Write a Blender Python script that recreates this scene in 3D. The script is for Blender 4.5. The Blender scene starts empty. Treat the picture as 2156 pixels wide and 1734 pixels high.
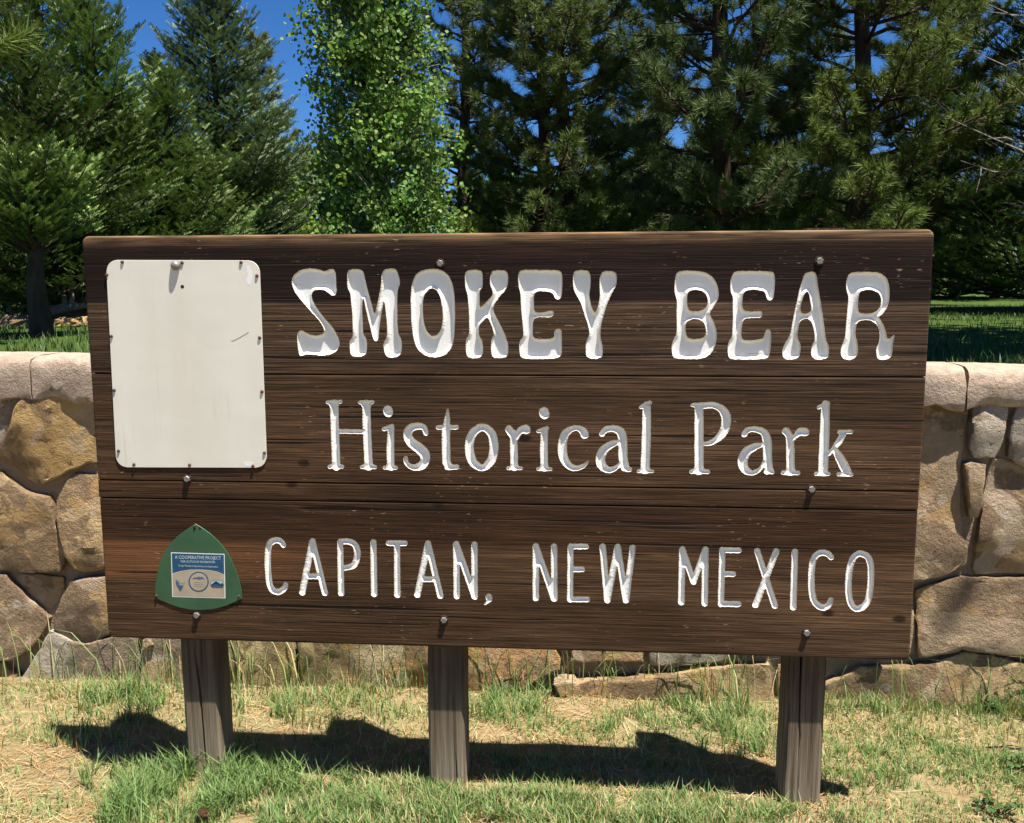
import bpy, math, random
import numpy as np
from mathutils import Vector, Matrix, noise as mnoise
from mathutils.geometry import delaunay_2d_cdt

sc = bpy.context.scene
COL = sc.collection
R = math.radians

# ------------------------------------------------------------------ camera
CAM = np.array([0.2843, -2.7078, 1.585])
PITCH, YAW, ROLL, FPX = 0.1384, -0.0843, -0.0041, 1980.0     # FPX on a 2156 px wide frame
cy_, sy_, cp_, sp_, cr_, sr_ = math.cos(YAW), math.sin(YAW), math.cos(PITCH), math.sin(PITCH), math.cos(ROLL), math.sin(ROLL)
FW = np.array([sy_*cp_, cy_*cp_, -sp_]); RT0 = np.array([cy_, -sy_, 0.0]); UP0 = np.cross(RT0, FW)
RT = cr_*RT0 + sr_*UP0; UP = -sr_*RT0 + cr_*UP0
cam = bpy.data.cameras.new('camera'); cam.sensor_width = 36; cam.lens = FPX/2156*36
cam.clip_start = 0.05; cam.clip_end = 2000
co = bpy.data.objects.new('camera', cam); COL.objects.link(co)
co.matrix_world = Matrix(((RT[0], UP[0], -FW[0], CAM[0]), (RT[1], UP[1], -FW[1], CAM[1]), (RT[2], UP[2], -FW[2], CAM[2]), (0, 0, 0, 1)))
sc.camera = co

# ------------------------------------------------------------------ sky and sun
SUN = Vector((0.25, -0.178, 1.0)).normalized()
w = bpy.data.worlds.new('World'); sc.world = w; w.use_nodes = True
nt = w.node_tree; nt.nodes.clear()
sky = nt.nodes.new('ShaderNodeTexSky'); sky.sky_type = 'NISHITA'; sky.sun_disc = False
sky.sun_elevation = math.asin(SUN.z); sky.sun_rotation = math.atan2(SUN.x, SUN.y)
sky.altitude = 2500; sky.air_density = 0.9; sky.dust_density = 0.0; sky.ozone_density = 6.0
bg = nt.nodes.new('ShaderNodeBackground'); bg.inputs[1].default_value = 0.056
wo = nt.nodes.new('ShaderNodeOutputWorld')
hs = nt.nodes.new('ShaderNodeHueSaturation'); hs.inputs['Saturation'].default_value = 1.22; hs.inputs['Hue'].default_value = 0.505
nt.links.new(sky.outputs[0], hs.inputs['Color']); nt.links.new(hs.outputs[0], bg.inputs[0]); nt.links.new(bg.outputs[0], wo.inputs[0])
sl = bpy.data.lights.new('sun', 'SUN'); sl.energy = 5.0; sl.angle = R(0.5); sl.color = (1.0, 0.94, 0.84)
so = bpy.data.objects.new('sun', sl); COL.objects.link(so)
so.rotation_euler = SUN.to_track_quat('Z', 'Y').to_euler(); so.location = (2, -2, 8)
vs = sc.view_settings
vs.view_transform = 'Standard'; vs.look = 'None'; vs.gamma = 1.0; vs.use_curve_mapping = False; vs.exposure = 1.30
cyc = sc.cycles; cyc.use_adaptive_sampling = True; cyc.adaptive_threshold = 0.015; cyc.use_denoising = True; cyc.max_bounces = 4; cyc.diffuse_bounces = 3; cyc.glossy_bounces = 2; cyc.transmission_bounces = 3; cyc.transparent_max_bounces = 4; cyc.caustics_reflective = False; cyc.caustics_refractive = False

# ------------------------------------------------------------------ helpers
def ray(x, y):
    return FW + RT*(x-1078)/FPX + UP*(867-y)/FPX
def onY(x, y, Y):
    d = ray(x, y); return CAM + d*(Y-CAM[1])/d[1]
def onZ(x, y, Z):
    d = ray(x, y); return CAM + d*(Z-CAM[2])/d[2]
def spot(x, dist):
    """ground position seen in picture column x at a horizontal distance"""
    d = ray(x, 600); k = dist/math.hypot(d[0], d[1]); return float(CAM[0]+d[0]*k), float(CAM[1]+d[1]*k)
def top_z(y, dist):
    """height of picture row y at a horizontal distance"""
    d = ray(1078, y); return float(CAM[2] + d[2]*dist/math.hypot(d[0], d[1]))

def mesh_obj(name, verts, faces, mat, parent=None, smooth=False, col=None, attrs=None):
    me = bpy.data.meshes.new(name)
    if isinstance(verts, np.ndarray) and isinstance(faces, np.ndarray):
        nv, nf, k = len(verts), len(faces), faces.shape[1]
        me.vertices.add(nv); me.vertices.foreach_set('co', verts.astype(np.float32).ravel())
        me.loops.add(nf*k); me.loops.foreach_set('vertex_index', faces.astype(np.int32).ravel())
        me.polygons.add(nf); me.polygons.foreach_set('loop_start', np.arange(0, nf*k, k, dtype=np.int32))
        me.update(calc_edges=True)
    else:
        me.from_pydata([tuple(map(float, v)) for v in verts], [], [tuple(int(i) for i in f) for f in faces]); me.update()
    if col is not None:
        a = me.color_attributes.new('col', 'FLOAT_COLOR', 'POINT')
        c4 = np.ones((len(me.vertices), 4), np.float32); c4[:, :3] = col; a.data.foreach_set('color', c4.ravel())
    for k_, v_ in (attrs or {}).items():
        a = me.attributes.new(k_, 'FLOAT', 'POINT'); a.data.foreach_set('value', np.asarray(v_, np.float32))
    if smooth: me.polygons.foreach_set('use_smooth', np.ones(len(me.polygons), bool))
    me.materials.append(mat)
    o = bpy.data.objects.new(name, me); COL.objects.link(o)
    if parent is not None: o.parent = parent
    return o
def tag(o, label=None, cat=None, group=None, kind=None):
    if label: o['label'] = label
    if cat: o['category'] = cat
    if group: o['group'] = group
    if kind: o['kind'] = kind
    return o
def thing(name, label, cat, loc=(0, 0, 0), group=None):
    o = bpy.data.objects.new(name, None); o.empty_display_size = 0.1; COL.objects.link(o); o.location = loc
    return tag(o, label, cat, group)

class Buf:
    def __init__(s): s.v = []; s.f = []
    def add(s, v, f):
        b = len(s.v); s.v += [tuple(q) for q in v]; s.f += [tuple(b+i for i in q) for q in f]
    def tube(s, pts, rad, n=6, cap=True):
        pts = [Vector(p) for p in pts]; rings = []; V = []; Fc = []
        ref = Vector((0.31, 0.72, 0.12)).normalized()
        for i, p in enumerate(pts):
            t = (pts[min(i+1, len(pts)-1)]-pts[max(i-1, 0)])
            if t.length < 1e-9: t = Vector((0, 0, 1))
            t.normalize(); a = t.cross(ref)
            if a.length < 1e-3: a = t.cross(Vector((1, 0, 0)))
            a.normalize(); b = t.cross(a)
            for k in range(n):
                th = 2*math.pi*k/n; V.append(p+(a*math.cos(th)+b*math.sin(th))*rad[i])
        m = len(pts)
        for i in range(m-1):
            for k in range(n):
                Fc.append((i*n+k, i*n+(k+1) % n, (i+1)*n+(k+1) % n, (i+1)*n+k))
        if cap:
            Fc.append(tuple(range(n-1, -1, -1))); Fc.append(tuple((m-1)*n+k for k in range(n)))
        s.add(V, Fc)
    def loops(s, loops, cap0=True, cap1=True):
        n = len(loops[0]); V = [p for l in loops for p in l]; Fc = []
        for i in range(len(loops)-1):
            for k in range(n): Fc.append((i*n+k, i*n+(k+1) % n, (i+1)*n+(k+1) % n, (i+1)*n+k))
        if cap0: Fc.append(tuple(range(n-1, -1, -1)))
        if cap1: Fc.append(tuple((len(loops)-1)*n+k for k in range(n)))
        s.add(V, Fc)
    def build(s, name, mat, parent=None, smooth=False):
        return mesh_obj(name, s.v, s.f, mat, parent, smooth)

# ------------------------------------------------------------------ materials
class NB:
    """small node-building helper"""
    def __init__(s, name):
        s.m = bpy.data.materials.new(name); s.m.use_nodes = True; s.t = s.m.node_tree; s.t.nodes.clear()
        s.out = s.n('ShaderNodeOutputMaterial'); s.b = s.n('ShaderNodeBsdfPrincipled'); s.l(s.b.outputs[0], s.out.inputs[0])
    def n(s, t, **k):
        x = s.t.nodes.new(t)
        for a, v in k.items(): setattr(x, a, v)
        return x
    def l(s, a, b): s.t.links.new(a, b)
    def put(s, sock, v):
        if hasattr(v, 'is_output') or isinstance(v, bpy.types.NodeSocket): s.l(v, sock)
        elif v is not None: sock.default_value = v if not (isinstance(v, tuple) and len(v) == 3 and sock.type == 'RGBA') else (*v, 1)
    def coord(s, scale=(1, 1, 1), loc=(0, 0, 0), kind='Object'):
        tc = s.n('ShaderNodeTexCoord'); mp = s.n('ShaderNodeMapping'); s.l(tc.outputs[kind], mp.inputs[0])
        mp.inputs['Scale'].default_value = scale; mp.inputs['Location'].default_value = loc; return mp.outputs[0]
    def noise(s, vec, scale=5, detail=4, rough=0.55, dist=0.0):
        x = s.n('ShaderNodeTexNoise'); s.l(vec, x.inputs['Vector']); x.inputs['Scale'].default_value = scale
        x.inputs['Detail'].default_value = detail; x.inputs['Roughness'].default_value = rough; x.inputs['Distortion'].default_value = dist
        return x.outputs['Fac']
    def voro(s, vec, scale=5, feature='F1', out='Distance', rnd=1.0):
        x = s.n('ShaderNodeTexVoronoi', feature=feature); s.l(vec, x.inputs['Vector']); x.inputs['Scale'].default_value = scale
        x.inputs['Randomness'].default_value = rnd
        return x.outputs[out]
    def ramp(s, fac, stops, interp='LINEAR'):
        x = s.n('ShaderNodeValToRGB'); x.color_ramp.interpolation = interp; e = x.color_ramp.elements
        while len(e) < len(stops): e.new(0.5)
        for i, (p, c) in enumerate(stops):
            e[i].position = p; e[i].color = (c, c, c, 1) if not isinstance(c, tuple) else (*c, 1)
        s.put(x.inputs[0], fac); return x.outputs[0]
    def mix(s, fac, a, b, mode='MIX'):
        x = s.n('ShaderNodeMix', data_type='RGBA', blend_type=mode); x.clamp_factor = True
        s.put(x.inputs[0], fac); s.put(x.inputs[6], a); s.put(x.inputs[7], b); return x.outputs[2]
    def math(s, op, a, b=0.0, c=None):
        x = s.n('ShaderNodeMath', operation=op); s.put(x.inputs[0], a); s.put(x.inputs[1], b)
        if c is not None: s.put(x.inputs[2], c)
        return x.outputs[0]
    def attr(s, name, out='Color'):
        x = s.n('ShaderNodeAttribute'); x.attribute_name = name; return x.outputs[out]
    def bump(s, h, strength=0.5, dist=0.01, prev=None):
        x = s.n('ShaderNodeBump'); x.inputs['Strength'].default_value = strength; x.inputs['Distance'].default_value = dist
        s.put(x.inputs['Height'], h)
        if prev is not None: s.l(prev, x.inputs['Normal'])
        return x.outputs[0]
    def fin(s, col, rough=0.8, normal=None, spec=0.3, metal=0.0):
        s.put(s.b.inputs['Base Color'], col); s.put(s.b.inputs['Roughness'], rough); s.put(s.b.inputs['Specular IOR Level'], spec)
        s.put(s.b.inputs['Metallic'], metal)
        if normal is not None: s.l(normal, s.b.inputs['Normal'])
        return s.m

def mat_sign_wood():
    b = NB('stained_plank_wood')
    tc = b.n('ShaderNodeTexCoord'); sep = b.n('ShaderNodeSeparateXYZ'); b.l(tc.outputs['Object'], sep.inputs[0])
    X, Z = sep.outputs[0], sep.outputs[2]
    wob = b.noise(b.coord((0.7, 1, 2.0)), 1.0, 3)
    zw = b.math('MULTIPLY_ADD', b.math('SUBTRACT', wob, 0.5), 0.05, Z)
    zf = b.math('DIVIDE', b.math('ADD', Z, 0.62), 1.24)       # 0 bottom .. 1 top
    # lamella stain bands, bottom to top
    band = b.ramp(zf, [(0.0, (0.074, 0.040, 0.018)), (0.20, (0.088, 0.047, 0.021)), (0.235, (0.090, 0.046, 0.020)), (0.262, (0.044, 0.021, 0.009)),
                       (0.345, (0.040, 0.019, 0.008)), (0.40, (0.066, 0.034, 0.015)), (0.52, (0.092, 0.049, 0.023)), (0.64, (0.070, 0.039, 0.019)),
                       (0.70, (0.056, 0.032, 0.017)), (0.838, (0.088, 0.052, 0.028)), (0.842, (0.019, 0.009, 0.006)), (0.94, (0.014, 0.006, 0.004)), (1.0, (0.040, 0.020, 0.010))])
    fine = b.noise(b.coord((5.5, 1, 250)), 1.0, 5, 0.65)
    mid = b.noise(b.coord((1.6, 1, 48)), 1.0, 4, 0.6)
    big = b.noise(b.coord((1.3, 1, 5), (2, 0, 4)), 1.0, 3, 0.5)
    c = b.mix(1.0, band, b.ramp(mid, [(0.30, 0.60), (0.50, 0.97), (0.70, 1.38)]), 'MULTIPLY')
    c = b.mix(1.0, c, b.ramp(fine, [(0.32, 0.38), (0.50, 0.95), (0.70, 1.75)]), 'MULTIPLY')
    c = b.mix(1.0, c, b.ramp(big, [(0.30, 0.62), (0.50, 1.0), (0.72, 1.35)]), 'MULTIPLY')
    oi = b.n('ShaderNodeObjectInfo'); c = b.mix(1.0, c, b.ramp(oi.outputs['Random'], [(0.0, (0.62, 0.61, 0.64)), (1.0, (0.88, 0.87, 0.92))]), 'MULTIPLY')
    # left half keeps its reddish stain, right half is bleached
    xr = b.ramp(b.math('MULTIPLY_ADD', X, 0.41, 0.5), [(0.0, 0.0), (0.42, 0.15), (1.0, 1.0)])
    c = b.mix(b.math('MULTIPLY', xr, 0.6), c, b.mix(1.0, c, (1.5, 1.58, 1.75), 'MULTIPLY'))
    red = b.math('MULTIPLY', b.ramp(b.math('MULTIPLY_ADD', X, 0.41, 0.5), [(0.0, 1.0), (0.12, 0.9), (0.36, 0.0)]),
                 b.ramp(zf, [(0.155, 0.0), (0.165, 1.0), (0.25, 1.0), (0.258, 0.0)]))
    c = b.mix(b.math('MULTIPLY', red, b.ramp(mid, [(0.3, 0.25), (0.6, 0.75)])), c, (0.170, 0.068, 0.026))
    # hairline checks along the grain
    ck = b.noise(b.coord((1.1, 1, 85), (1, 0, 6)), 1.0, 2, 0.4); c = b.mix(b.ramp(ck, [(0.335, 0.9), (0.36, 0.0)]), c, (0.006, 0.004, 0.003))
    kn = b.voro(b.coord((3.4, 1, 6.0), (0.3, 0.1, 0.7)), 1.0); c = b.mix(b.ramp(kn, [(0.05, 0.85), (0.085, 0.0)]), c, (0.012, 0.006, 0.004))
    # pale splinters and scuffs
    fl = b.noise(b.coord((34, 1, 150), (3, 0, 9)), 1.0, 2, 0.5)
    fl2 = b.noise(b.coord((5, 1, 7)), 1.0, 2)
    fm = b.math('MULTIPLY', b.ramp(fl, [(0.64, 0.0), (0.72, 1.0)]), b.ramp(fl2, [(0.50, 0.0), (0.66, 1.0)]))
    c = b.mix(b.math('MULTIPLY', fm, 0.75), c, (0.30, 0.20, 0.13))
    # worn top edge
    wt = b.math('MULTIPLY', b.ramp(zf, [(0.972, 0.0), (0.996, 1.0)]), b.ramp(b.noise(b.coord((5, 1, 60)), 1, 4), [(0.38, 0.15), (0.62, 1.0)]))
    c = b.mix(b.math('MULTIPLY', wt, 0.8), c, (0.30, 0.185, 0.095))
    # relief: weathered ridges of the grain
    ridge = b.ramp(zf, [(0.0, 0.45), (0.60, 0.5), (0.66, 1.0), (0.835, 1.0), (0.845, 0.25), (1.0, 0.35)])
    wv = b.noise(b.coord((0.55, 1, 150), (7, 0, 2)), 1.0, 3, 0.5)
    h = b.math('ADD', b.math('MULTIPLY', b.math('MULTIPLY', wv, ridge), 1.0), b.math('MULTIPLY', fine, 0.55))
    chip = b.math('MULTIPLY', fm, -0.4)
    nrm = b.bump(b.math('SUBTRACT', b.math('ADD', h, chip), b.ramp(ck, [(0.335, 0.8), (0.37, 0.0)])), 0.6, 0.004)
    return b.fin(c, 0.78, nrm, 0.16)

def mat_paint_carved():
    b = NB('carved_white_paint')
    e = b.attr('edge', 'Fac')
    n = b.noise(b.coord((1, 1, 1)), 22, 4); n2 = b.noise(b.coord((1, 1, 1), (4, 2, 7)), 160, 3)
    c = b.mix(b.ramp(n, [(0.35, 0.0), (0.7, 1.0)]), (0.83, 0.825, 0.81), (0.80, 0.79, 0.77))
    c = b.mix(b.math('MULTIPLY', e, b.ramp(n2, [(0.25, 0.35), (0.6, 1.0)])), c, (0.56, 0.49, 0.385))
    cr = b.noise(b.coord((3, 1, 60), (0, 0, 5)), 1.0, 3)
    c = b.mix(b.ramp(cr, [(0.705, 0.0), (0.72, 0.5)]), c, (0.32, 0.27, 0.22))
    nrm = b.bump(b.noise(b.coord((1, 1, 5)), 90, 3), 0.25, 0.002)
    return b.fin(c, 0.5, nrm, 0.4)

def mat_post():
    b = NB('weathered_post_wood')
    g = b.noise(b.coord((90, 90, 2.2)), 1.0, 6, 0.62); m = b.noise(b.coord((16, 16, 1.2)), 1.0, 4)
    tc = b.n('ShaderNodeTexCoord'); sep = b.n('ShaderNodeSeparateXYZ'); b.l(tc.outputs['Object'], sep.inputs[0])
    c = b.mix(b.ramp(m, [(0.3, 0.0), (0.7, 1.0)]), (0.060, 0.036, 0.020), (0.105, 0.068, 0.038))
    c = b.mix(b.ramp(g, [(0.35, 0.0), (0.65, 1.0)]), b.mix(0.6, c, (0.02, 0.015, 0.011)), b.mix(0.22, c, (0.26, 0.20, 0.14)))
    low = b.math('ADD', sep.outputs[2], b.math('MULTIPLY', m, 0.22))
    c = b.mix(b.ramp(low, [(0.12, 0.85), (0.50, 0.0)]), c, b.mix(b.ramp(g, [(0.35, 0.0), (0.62, 1.0)]), (0.13, 0.092, 0.06), (0.40, 0.32, 0.23)))  # weathered foot, also paled as the sunlit part below the board's shadow
    nrm = b.bump(b.math('ADD', g, b.math('MULTIPLY', m, 0.5)), 0.7, 0.006)
    return b.fin(c, 0.85, nrm, 0.25)

def mat_stone():
    b = NB('quarried_sandstone')
    oi = b.n('ShaderNodeObjectInfo'); base = oi.outputs['Color']
    off = b.n('ShaderNodeVectorMath', operation='ADD'); tc = b.n('ShaderNodeTexCoord'); b.l(tc.outputs['Object'], off.inputs[0])
    rv = b.n('ShaderNodeCombineXYZ')
    for i, k in enumerate((37.0, 61.0, 19.0)): b.put(rv.inputs[i], b.math('MULTIPLY', oi.outputs['Random'], k))
    b.l(rv.outputs[0], off.inputs[1]); v = off.outputs[0]
    n1 = b.noise(v, 3.2, 5, 0.6, 0.4); n2 = b.noise(v, 17, 6, 0.7); n3 = b.noise(v, 75, 5, 0.72)
    n4 = b.noise(v, 5.5, 3, 0.5, 0.8)
    n5 = b.noise(v, 2.1, 5, 0.62, 0.9); c = b.mix(b.ramp(n1, [(0.485, 0.0), (0.505, 1.0)]), base, b.mix(0.68, base, (0.155, 0.098, 0.056)))
    c = b.mix(b.ramp(n5, [(0.575, 0.0), (0.60, 0.8)]), c, b.mix(0.45, base, (0.50, 0.42, 0.32)))
    c = b.mix(b.ramp(n4, [(0.57, 0.0), (0.60, 0.85)]), c, b.mix(0.62, base, (0.42, 0.255, 0.085)))
    c = b.mix(b.ramp(n2, [(0.32, 0.55), (0.60, 0.0)]), c, b.mix(0.5, c, (0.05, 0.032, 0.02)))
    c = b.mix(b.ramp(n3, [(0.50, 0.0), (0.74, 0.5)]), c, (0.42, 0.34, 0.24))
    li = b.voro(v, 7.0); c = b.mix(b.math('MULTIPLY', b.ramp(li, [(0.10, 1.0), (0.15, 0.0)]), b.ramp(n3, [(0.35, 0.0), (0.6, 0.6)])), c, (0.44, 0.41, 0.36))
    h = b.math('ADD', b.math('MULTIPLY', b.noise(v, 32, 5, 0.75), 0.9), b.math('ADD', b.math('MULTIPLY', n3, 0.55), b.math('MULTIPLY', b.noise(v, 230, 3, 0.7), 0.18)))
    return b.fin(c, 0.92, b.bump(h, 1.0, 0.020), 0.2)

def mat_coping():
    b = NB('cast_coping_mortar')
    v = b.coord(); n1 = b.noise(v, 2.6, 4); n2 = b.noise(v, 24, 6, 0.7); n3 = b.noise(v, 130, 4, 0.7)
    c = b.mix(b.ramp(n1, [(0.35, 0.0), (0.65, 1.0)]), (0.43, 0.325, 0.245), (0.40, 0.325, 0.255))
    c = b.mix(b.ramp(n2, [(0.36, 0.75), (0.56, 0.0)]), c, (0.24, 0.175, 0.13)); c = b.mix(b.ramp(b.noise(b.coord((5, 5, 1.2)), 1.0, 4, 0.6), [(0.52, 0.0), (0.66, 0.6)]), c, (0.27, 0.20, 0.15)); c = b.mix(b.ramp(n3, [(0.5, 0.0), (0.75, 0.5)]), c, (0.52, 0.44, 0.36))
    return b.fin(c, 0.92, b.bump(b.math('ADD', n2, b.math('MULTIPLY', n3, 0.5)), 0.8, 0.012), 0.2)

def mat_mortar():
    b = NB('joint_mortar'); v = b.coord(); n = b.noise(v, 12, 6, 0.7); n2 = b.noise(v, 60, 4)
    c = b.mix(n, (0.19, 0.135, 0.088), (0.30, 0.225, 0.155))
    return b.fin(c, 0.95, b.bump(b.math('ADD', n, b.math('MULTIPLY', n2, 0.4)), 0.9, 0.02), 0.1)

def mat_foliage(name, trans=0.28, rough=0.55, spec=0.25):
    b = NB(name); c = b.attr('col'); b.fin(c, rough, None, spec)
    tr = b.n('ShaderNodeBsdfTranslucent'); b.l(b.mix(0.5, c, b.mix(1.0, c, (1.25, 1.35, 0.55), 'MULTIPLY')), tr.inputs[0])
    mx = b.n('ShaderNodeMixShader'); mx.inputs[0].default_value = trans
    b.l(b.b.outputs[0], mx.inputs[1]); b.l(tr.outputs[0], mx.inputs[2]); b.l(mx.outputs[0], b.out.inputs[0]); return b.m

def mat_bark(name, c0, c1, sz=1.0):
    b = NB(name); n = b.noise(b.coord((14*sz, 14*sz, 3.5*sz)), 1.0, 6, 0.65, 0.6)
    return b.fin(b.mix(b.ramp(n, [(0.35, 0.0), (0.65, 1.0)]), c0, c1), 0.9, b.bump(n, 0.9, 0.03), 0.15)

def mat_plain(name, col, rough=0.5, metal=0.0, var=0.12, scale=30, spec=0.4):
    b = NB(name); n = b.noise(b.coord(), scale, 4)
    c2 = tuple(x*(1-var*2.2) for x in col)
    return b.fin(b.mix(b.ramp(n, [(0.35, 0.0), (0.7, 1.0)]), col, c2), rough, None, spec, metal)

def mat_panel():
    b = NB('cream_enamel_panel'); v = b.coord(); n = b.noise(v, 3.0, 4); n2 = b.noise(b.coord((6, 1, 1.2)), 1.0, 5); n3 = b.noise(v, 90, 3)
    c = b.mix(b.ramp(n2, [(0.35, 0.0), (0.7, 1.0)]), (0.72, 0.69, 0.61), (0.67, 0.63, 0.545)); c = b.mix(b.ramp(n, [(0.55, 0.0), (0.8, 0.4)]), c, (0.55, 0.52, 0.46))
    c = b.mix(b.ramp(n3, [(0.72, 0.0), (0.78, 0.5)]), c, (0.42, 0.36, 0.28))
    run = b.noise(b.coord((70, 1, 2.0)), 1.0, 3); c = b.mix(b.math('MULTIPLY', b.ramp(run, [(0.60, 0.0), (0.72, 0.5)]), b.ramp(n, [(0.45, 0.0), (0.65, 1.0)])), c, (0.46, 0.36, 0.25))
    return b.fin(c, 0.42, b.bump(b.noise(v, 6, 3), 0.15, 0.01), 0.4)

def mat_ground():
    b = NB('dry_ground'); v = b.coord()
    n1 = b.noise(v, 1.7, 4); n2 = b.noise(v, 11, 6, 0.7); st = b.noise(b.coord((30, 240, 30)), 1.0, 3, 0.6, 1.5); st2 = b.noise(b.coord((260, 40, 30), (3, 5, 1)), 1.0, 3, 0.6, 1.5)
    n4 = b.noise(v, 160, 4, 0.7)
    c = b.mix(b.ramp(n2, [(0.3, 0.0), (0.7, 1.0)]), (0.27, 0.195, 0.10), (0.38, 0.295, 0.165))
    c = b.mix(b.ramp(n1, [(0.50, 0.0), (0.62, 1.0)]), c, b.mix(0.6, c, (0.24, 0.18, 0.12)))
    c = b.mix(b.ramp(st, [(0.53, 0.0), (0.60, 0.9)]), c, (0.48, 0.38, 0.21)); c = b.mix(b.ramp(st2, [(0.56, 0.0), (0.63, 0.8)]), c, (0.40, 0.25, 0.11))
    c = b.mix(b.ramp(n4, [(0.30, 0.8), (0.45, 0.0)]), c, (0.07, 0.045, 0.025))
    n6 = b.noise(b.coord((1, 1, 1), (5, 3, 0)), 2.6, 4, 0.6); c = b.mix(b.ramp(n6, [(0.42, 0.0), (0.60, 0.55)]), c, b.mix(n2, (0.16, 0.19, 0.07), (0.30, 0.31, 0.15)))
    tcg = b.n('ShaderNodeTexCoord'); spg = b.n('ShaderNodeSeparateXYZ'); b.l(tcg.outputs['Object'], spg.inputs[0])
    tf = b.ramp(b.math('ADD', b.math('MULTIPLY_ADD', spg.outputs[1], -0.8, -0.45), b.math('MULTIPLY', n1, 0.4)), [(0.15, 0.0), (0.45, 1.0)])
    c = b.mix(tf, c, b.mix(n2, (0.17, 0.155, 0.075), (0.31, 0.255, 0.145)))  # out-of-view foreground, toned to bounce warm light up onto the sign
    h = b.math('ADD', b.math('ADD', n2, st), b.math('ADD', st2, n4))
    return b.fin(c, 0.95, b.bump(h, 0.9, 0.008), 0.1)

def mat_lawn():
    b = NB('lawn_turf'); v = b.coord(); n = b.noise(v, 0.9, 5); n2 = b.noise(v, 35, 5, 0.7); n3 = b.noise(b.coord((1, 1, 1), (9, 1, 0)), 7, 4)
    c = b.mix(b.ramp(n, [(0.35, 0.0), (0.7, 1.0)]), (0.045, 0.085, 0.015), (0.085, 0.125, 0.025)); c = b.mix(b.ramp(n2, [(0.35, 0.7), (0.6, 0.0)]), c, (0.03, 0.06, 0.012))
    c = b.mix(b.ramp(n3, [(0.6, 0.0), (0.75, 0.5)]), c, (0.17, 0.145, 0.06))
    return b.fin(c, 0.9, b.bump(n2, 1.0, 0.03), 0.1)

WOOD, PAINT, POST, STONE, COPING, MORTAR = mat_sign_wood(), mat_paint_carved(), mat_post(), mat_stone(), mat_coping(), mat_mortar()
GROUND, LAWN, PANEL = mat_ground(), mat_lawn(), mat_panel()
NEEDLE = mat_foliage('conifer_needles', 0.16, 0.6, 0.18); LEAF = mat_foliage('broad_leaves', 0.32, 0.55, 0.2); GRASSM = mat_foliage('grass_blades', 0.30, 0.55, 0.3)
BARK = mat_bark('pine_bark', (0.030, 0.021, 0.016), (0.075, 0.052, 0.038)); ASPEN_BARK = mat_bark('aspen_bark', (0.16, 0.16, 0.13), (0.34, 0.34, 0.28), 2.0)
DEADWOOD = mat_bark('grey_dead_wood', (0.12, 0.105, 0.09), (0.24, 0.215, 0.18), 3.0)
STEEL = mat_plain('galvanised_steel', (0.27, 0.25, 0.235), 0.55, 0.5, 0.15, 120); RUST = mat_plain('rusty_iron', (0.050, 0.022, 0.014), 0.8, 0.2, 0.2, 150)
NAILM = mat_plain('rusty_nail', (0.15, 0.062, 0.03), 0.75, 0.2, 0.2, 200)

# ------------------------------------------------------------------ large structure: ground, lawn
def ground_h(x, y):
    return 0.018*mnoise.noise(Vector((x*1.7, y*1.7, 0.3)))+0.008*mnoise.noise(Vector((x*6, y*6, 1.3)))
xs = np.concatenate([[-60, -20, -8, -5], np.arange(-3.6, 3.61, 0.09), [5, 8, 20, 60]]); ys = np.concatenate([[-60, -20, -8, -4], np.arange(-2.2, 0.96, 0.09), [1.05]])
gv, gf = [], []
for j, y in enumerate(ys):
    for i, x in enumerate(xs): gv.append((x, y, ground_h(x, y)))
for j in range(len(ys)-1):
    for i in range(len(xs)-1):
        a = j*len(xs)+i; gf.append((a, a+1, a+1+len(xs), a+len(xs)))
tag(mesh_obj('ground', gv, gf, GROUND, smooth=True), 'dry ground of straw and pine needles before the stone wall', kind='structure')
LZ = 1.20
def lawn_h(x, y):
    return LZ+0.05*mnoise.noise(Vector((x*0.35, y*0.35, 2.0)))+0.012*mnoise.noise(Vector((x*2, y*2, 5.0)))
lx = np.concatenate([[-400, -120, -50, -25], np.arange(-14, 14.1, 0.7), [25, 50, 120, 400]]); ly = np.concatenate([np.arange(1.06, 6, 0.35), np.arange(6, 30, 1.2), [40, 60, 120, 300, 700]])
gv = [(x, 1.055, -0.05) for x in lx]; gf = []
for y in ly:
    for x in lx: gv.append((x, y, lawn_h(x, y) if y < 35 else LZ))
n = len(lx)
for j in range(len(ly)):
    for i in range(n-1):
        a = j*n+i; gf.append((a, a+1, a+1+n, a+n))
tag(mesh_obj('lawn', gv, gf, LAWN, smooth=True), 'green lawn on the raised ground behind the stone wall', kind='structure')

# ------------------------------------------------------------------ the sign
SW, SH, SCZ, PT = 2.44, 1.2394, 1.10, 0.040       # width, height, centre height, plank thickness
def uv_src(px, py):
    """a point of the sign face (x, z about the sign's centre) from its place in the 3736 px photograph"""
    q = onY(px*2156/3736, py*2156/3736, 0.0); return q[0], q[2]-SCZ
def zoomer(ox, oy, s): return lambda x, y: uv_src(ox+x*s, oy+y*s)
ZA, ZB = zoomer(1000, 900, 1350/2156), zoomer(2350, 820, 1100/2156)
ZC, ZD = zoomer(1100, 1380, 1350/2156), zoomer(2300, 1380, 1150/2156)
ZE, ZF = zoomer(900, 1880, 1300/2156), zoomer(2200, 1880, 1250/2156)
ZP, ZQ = zoomer(280, 820, 1020/2156), zoomer(330, 1640, 670/1614)

def pl(s):
    v = [float(t) for t in s.replace(',', ' ').split()]; return list(zip(v[0::2], v[1::2]))
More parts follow.
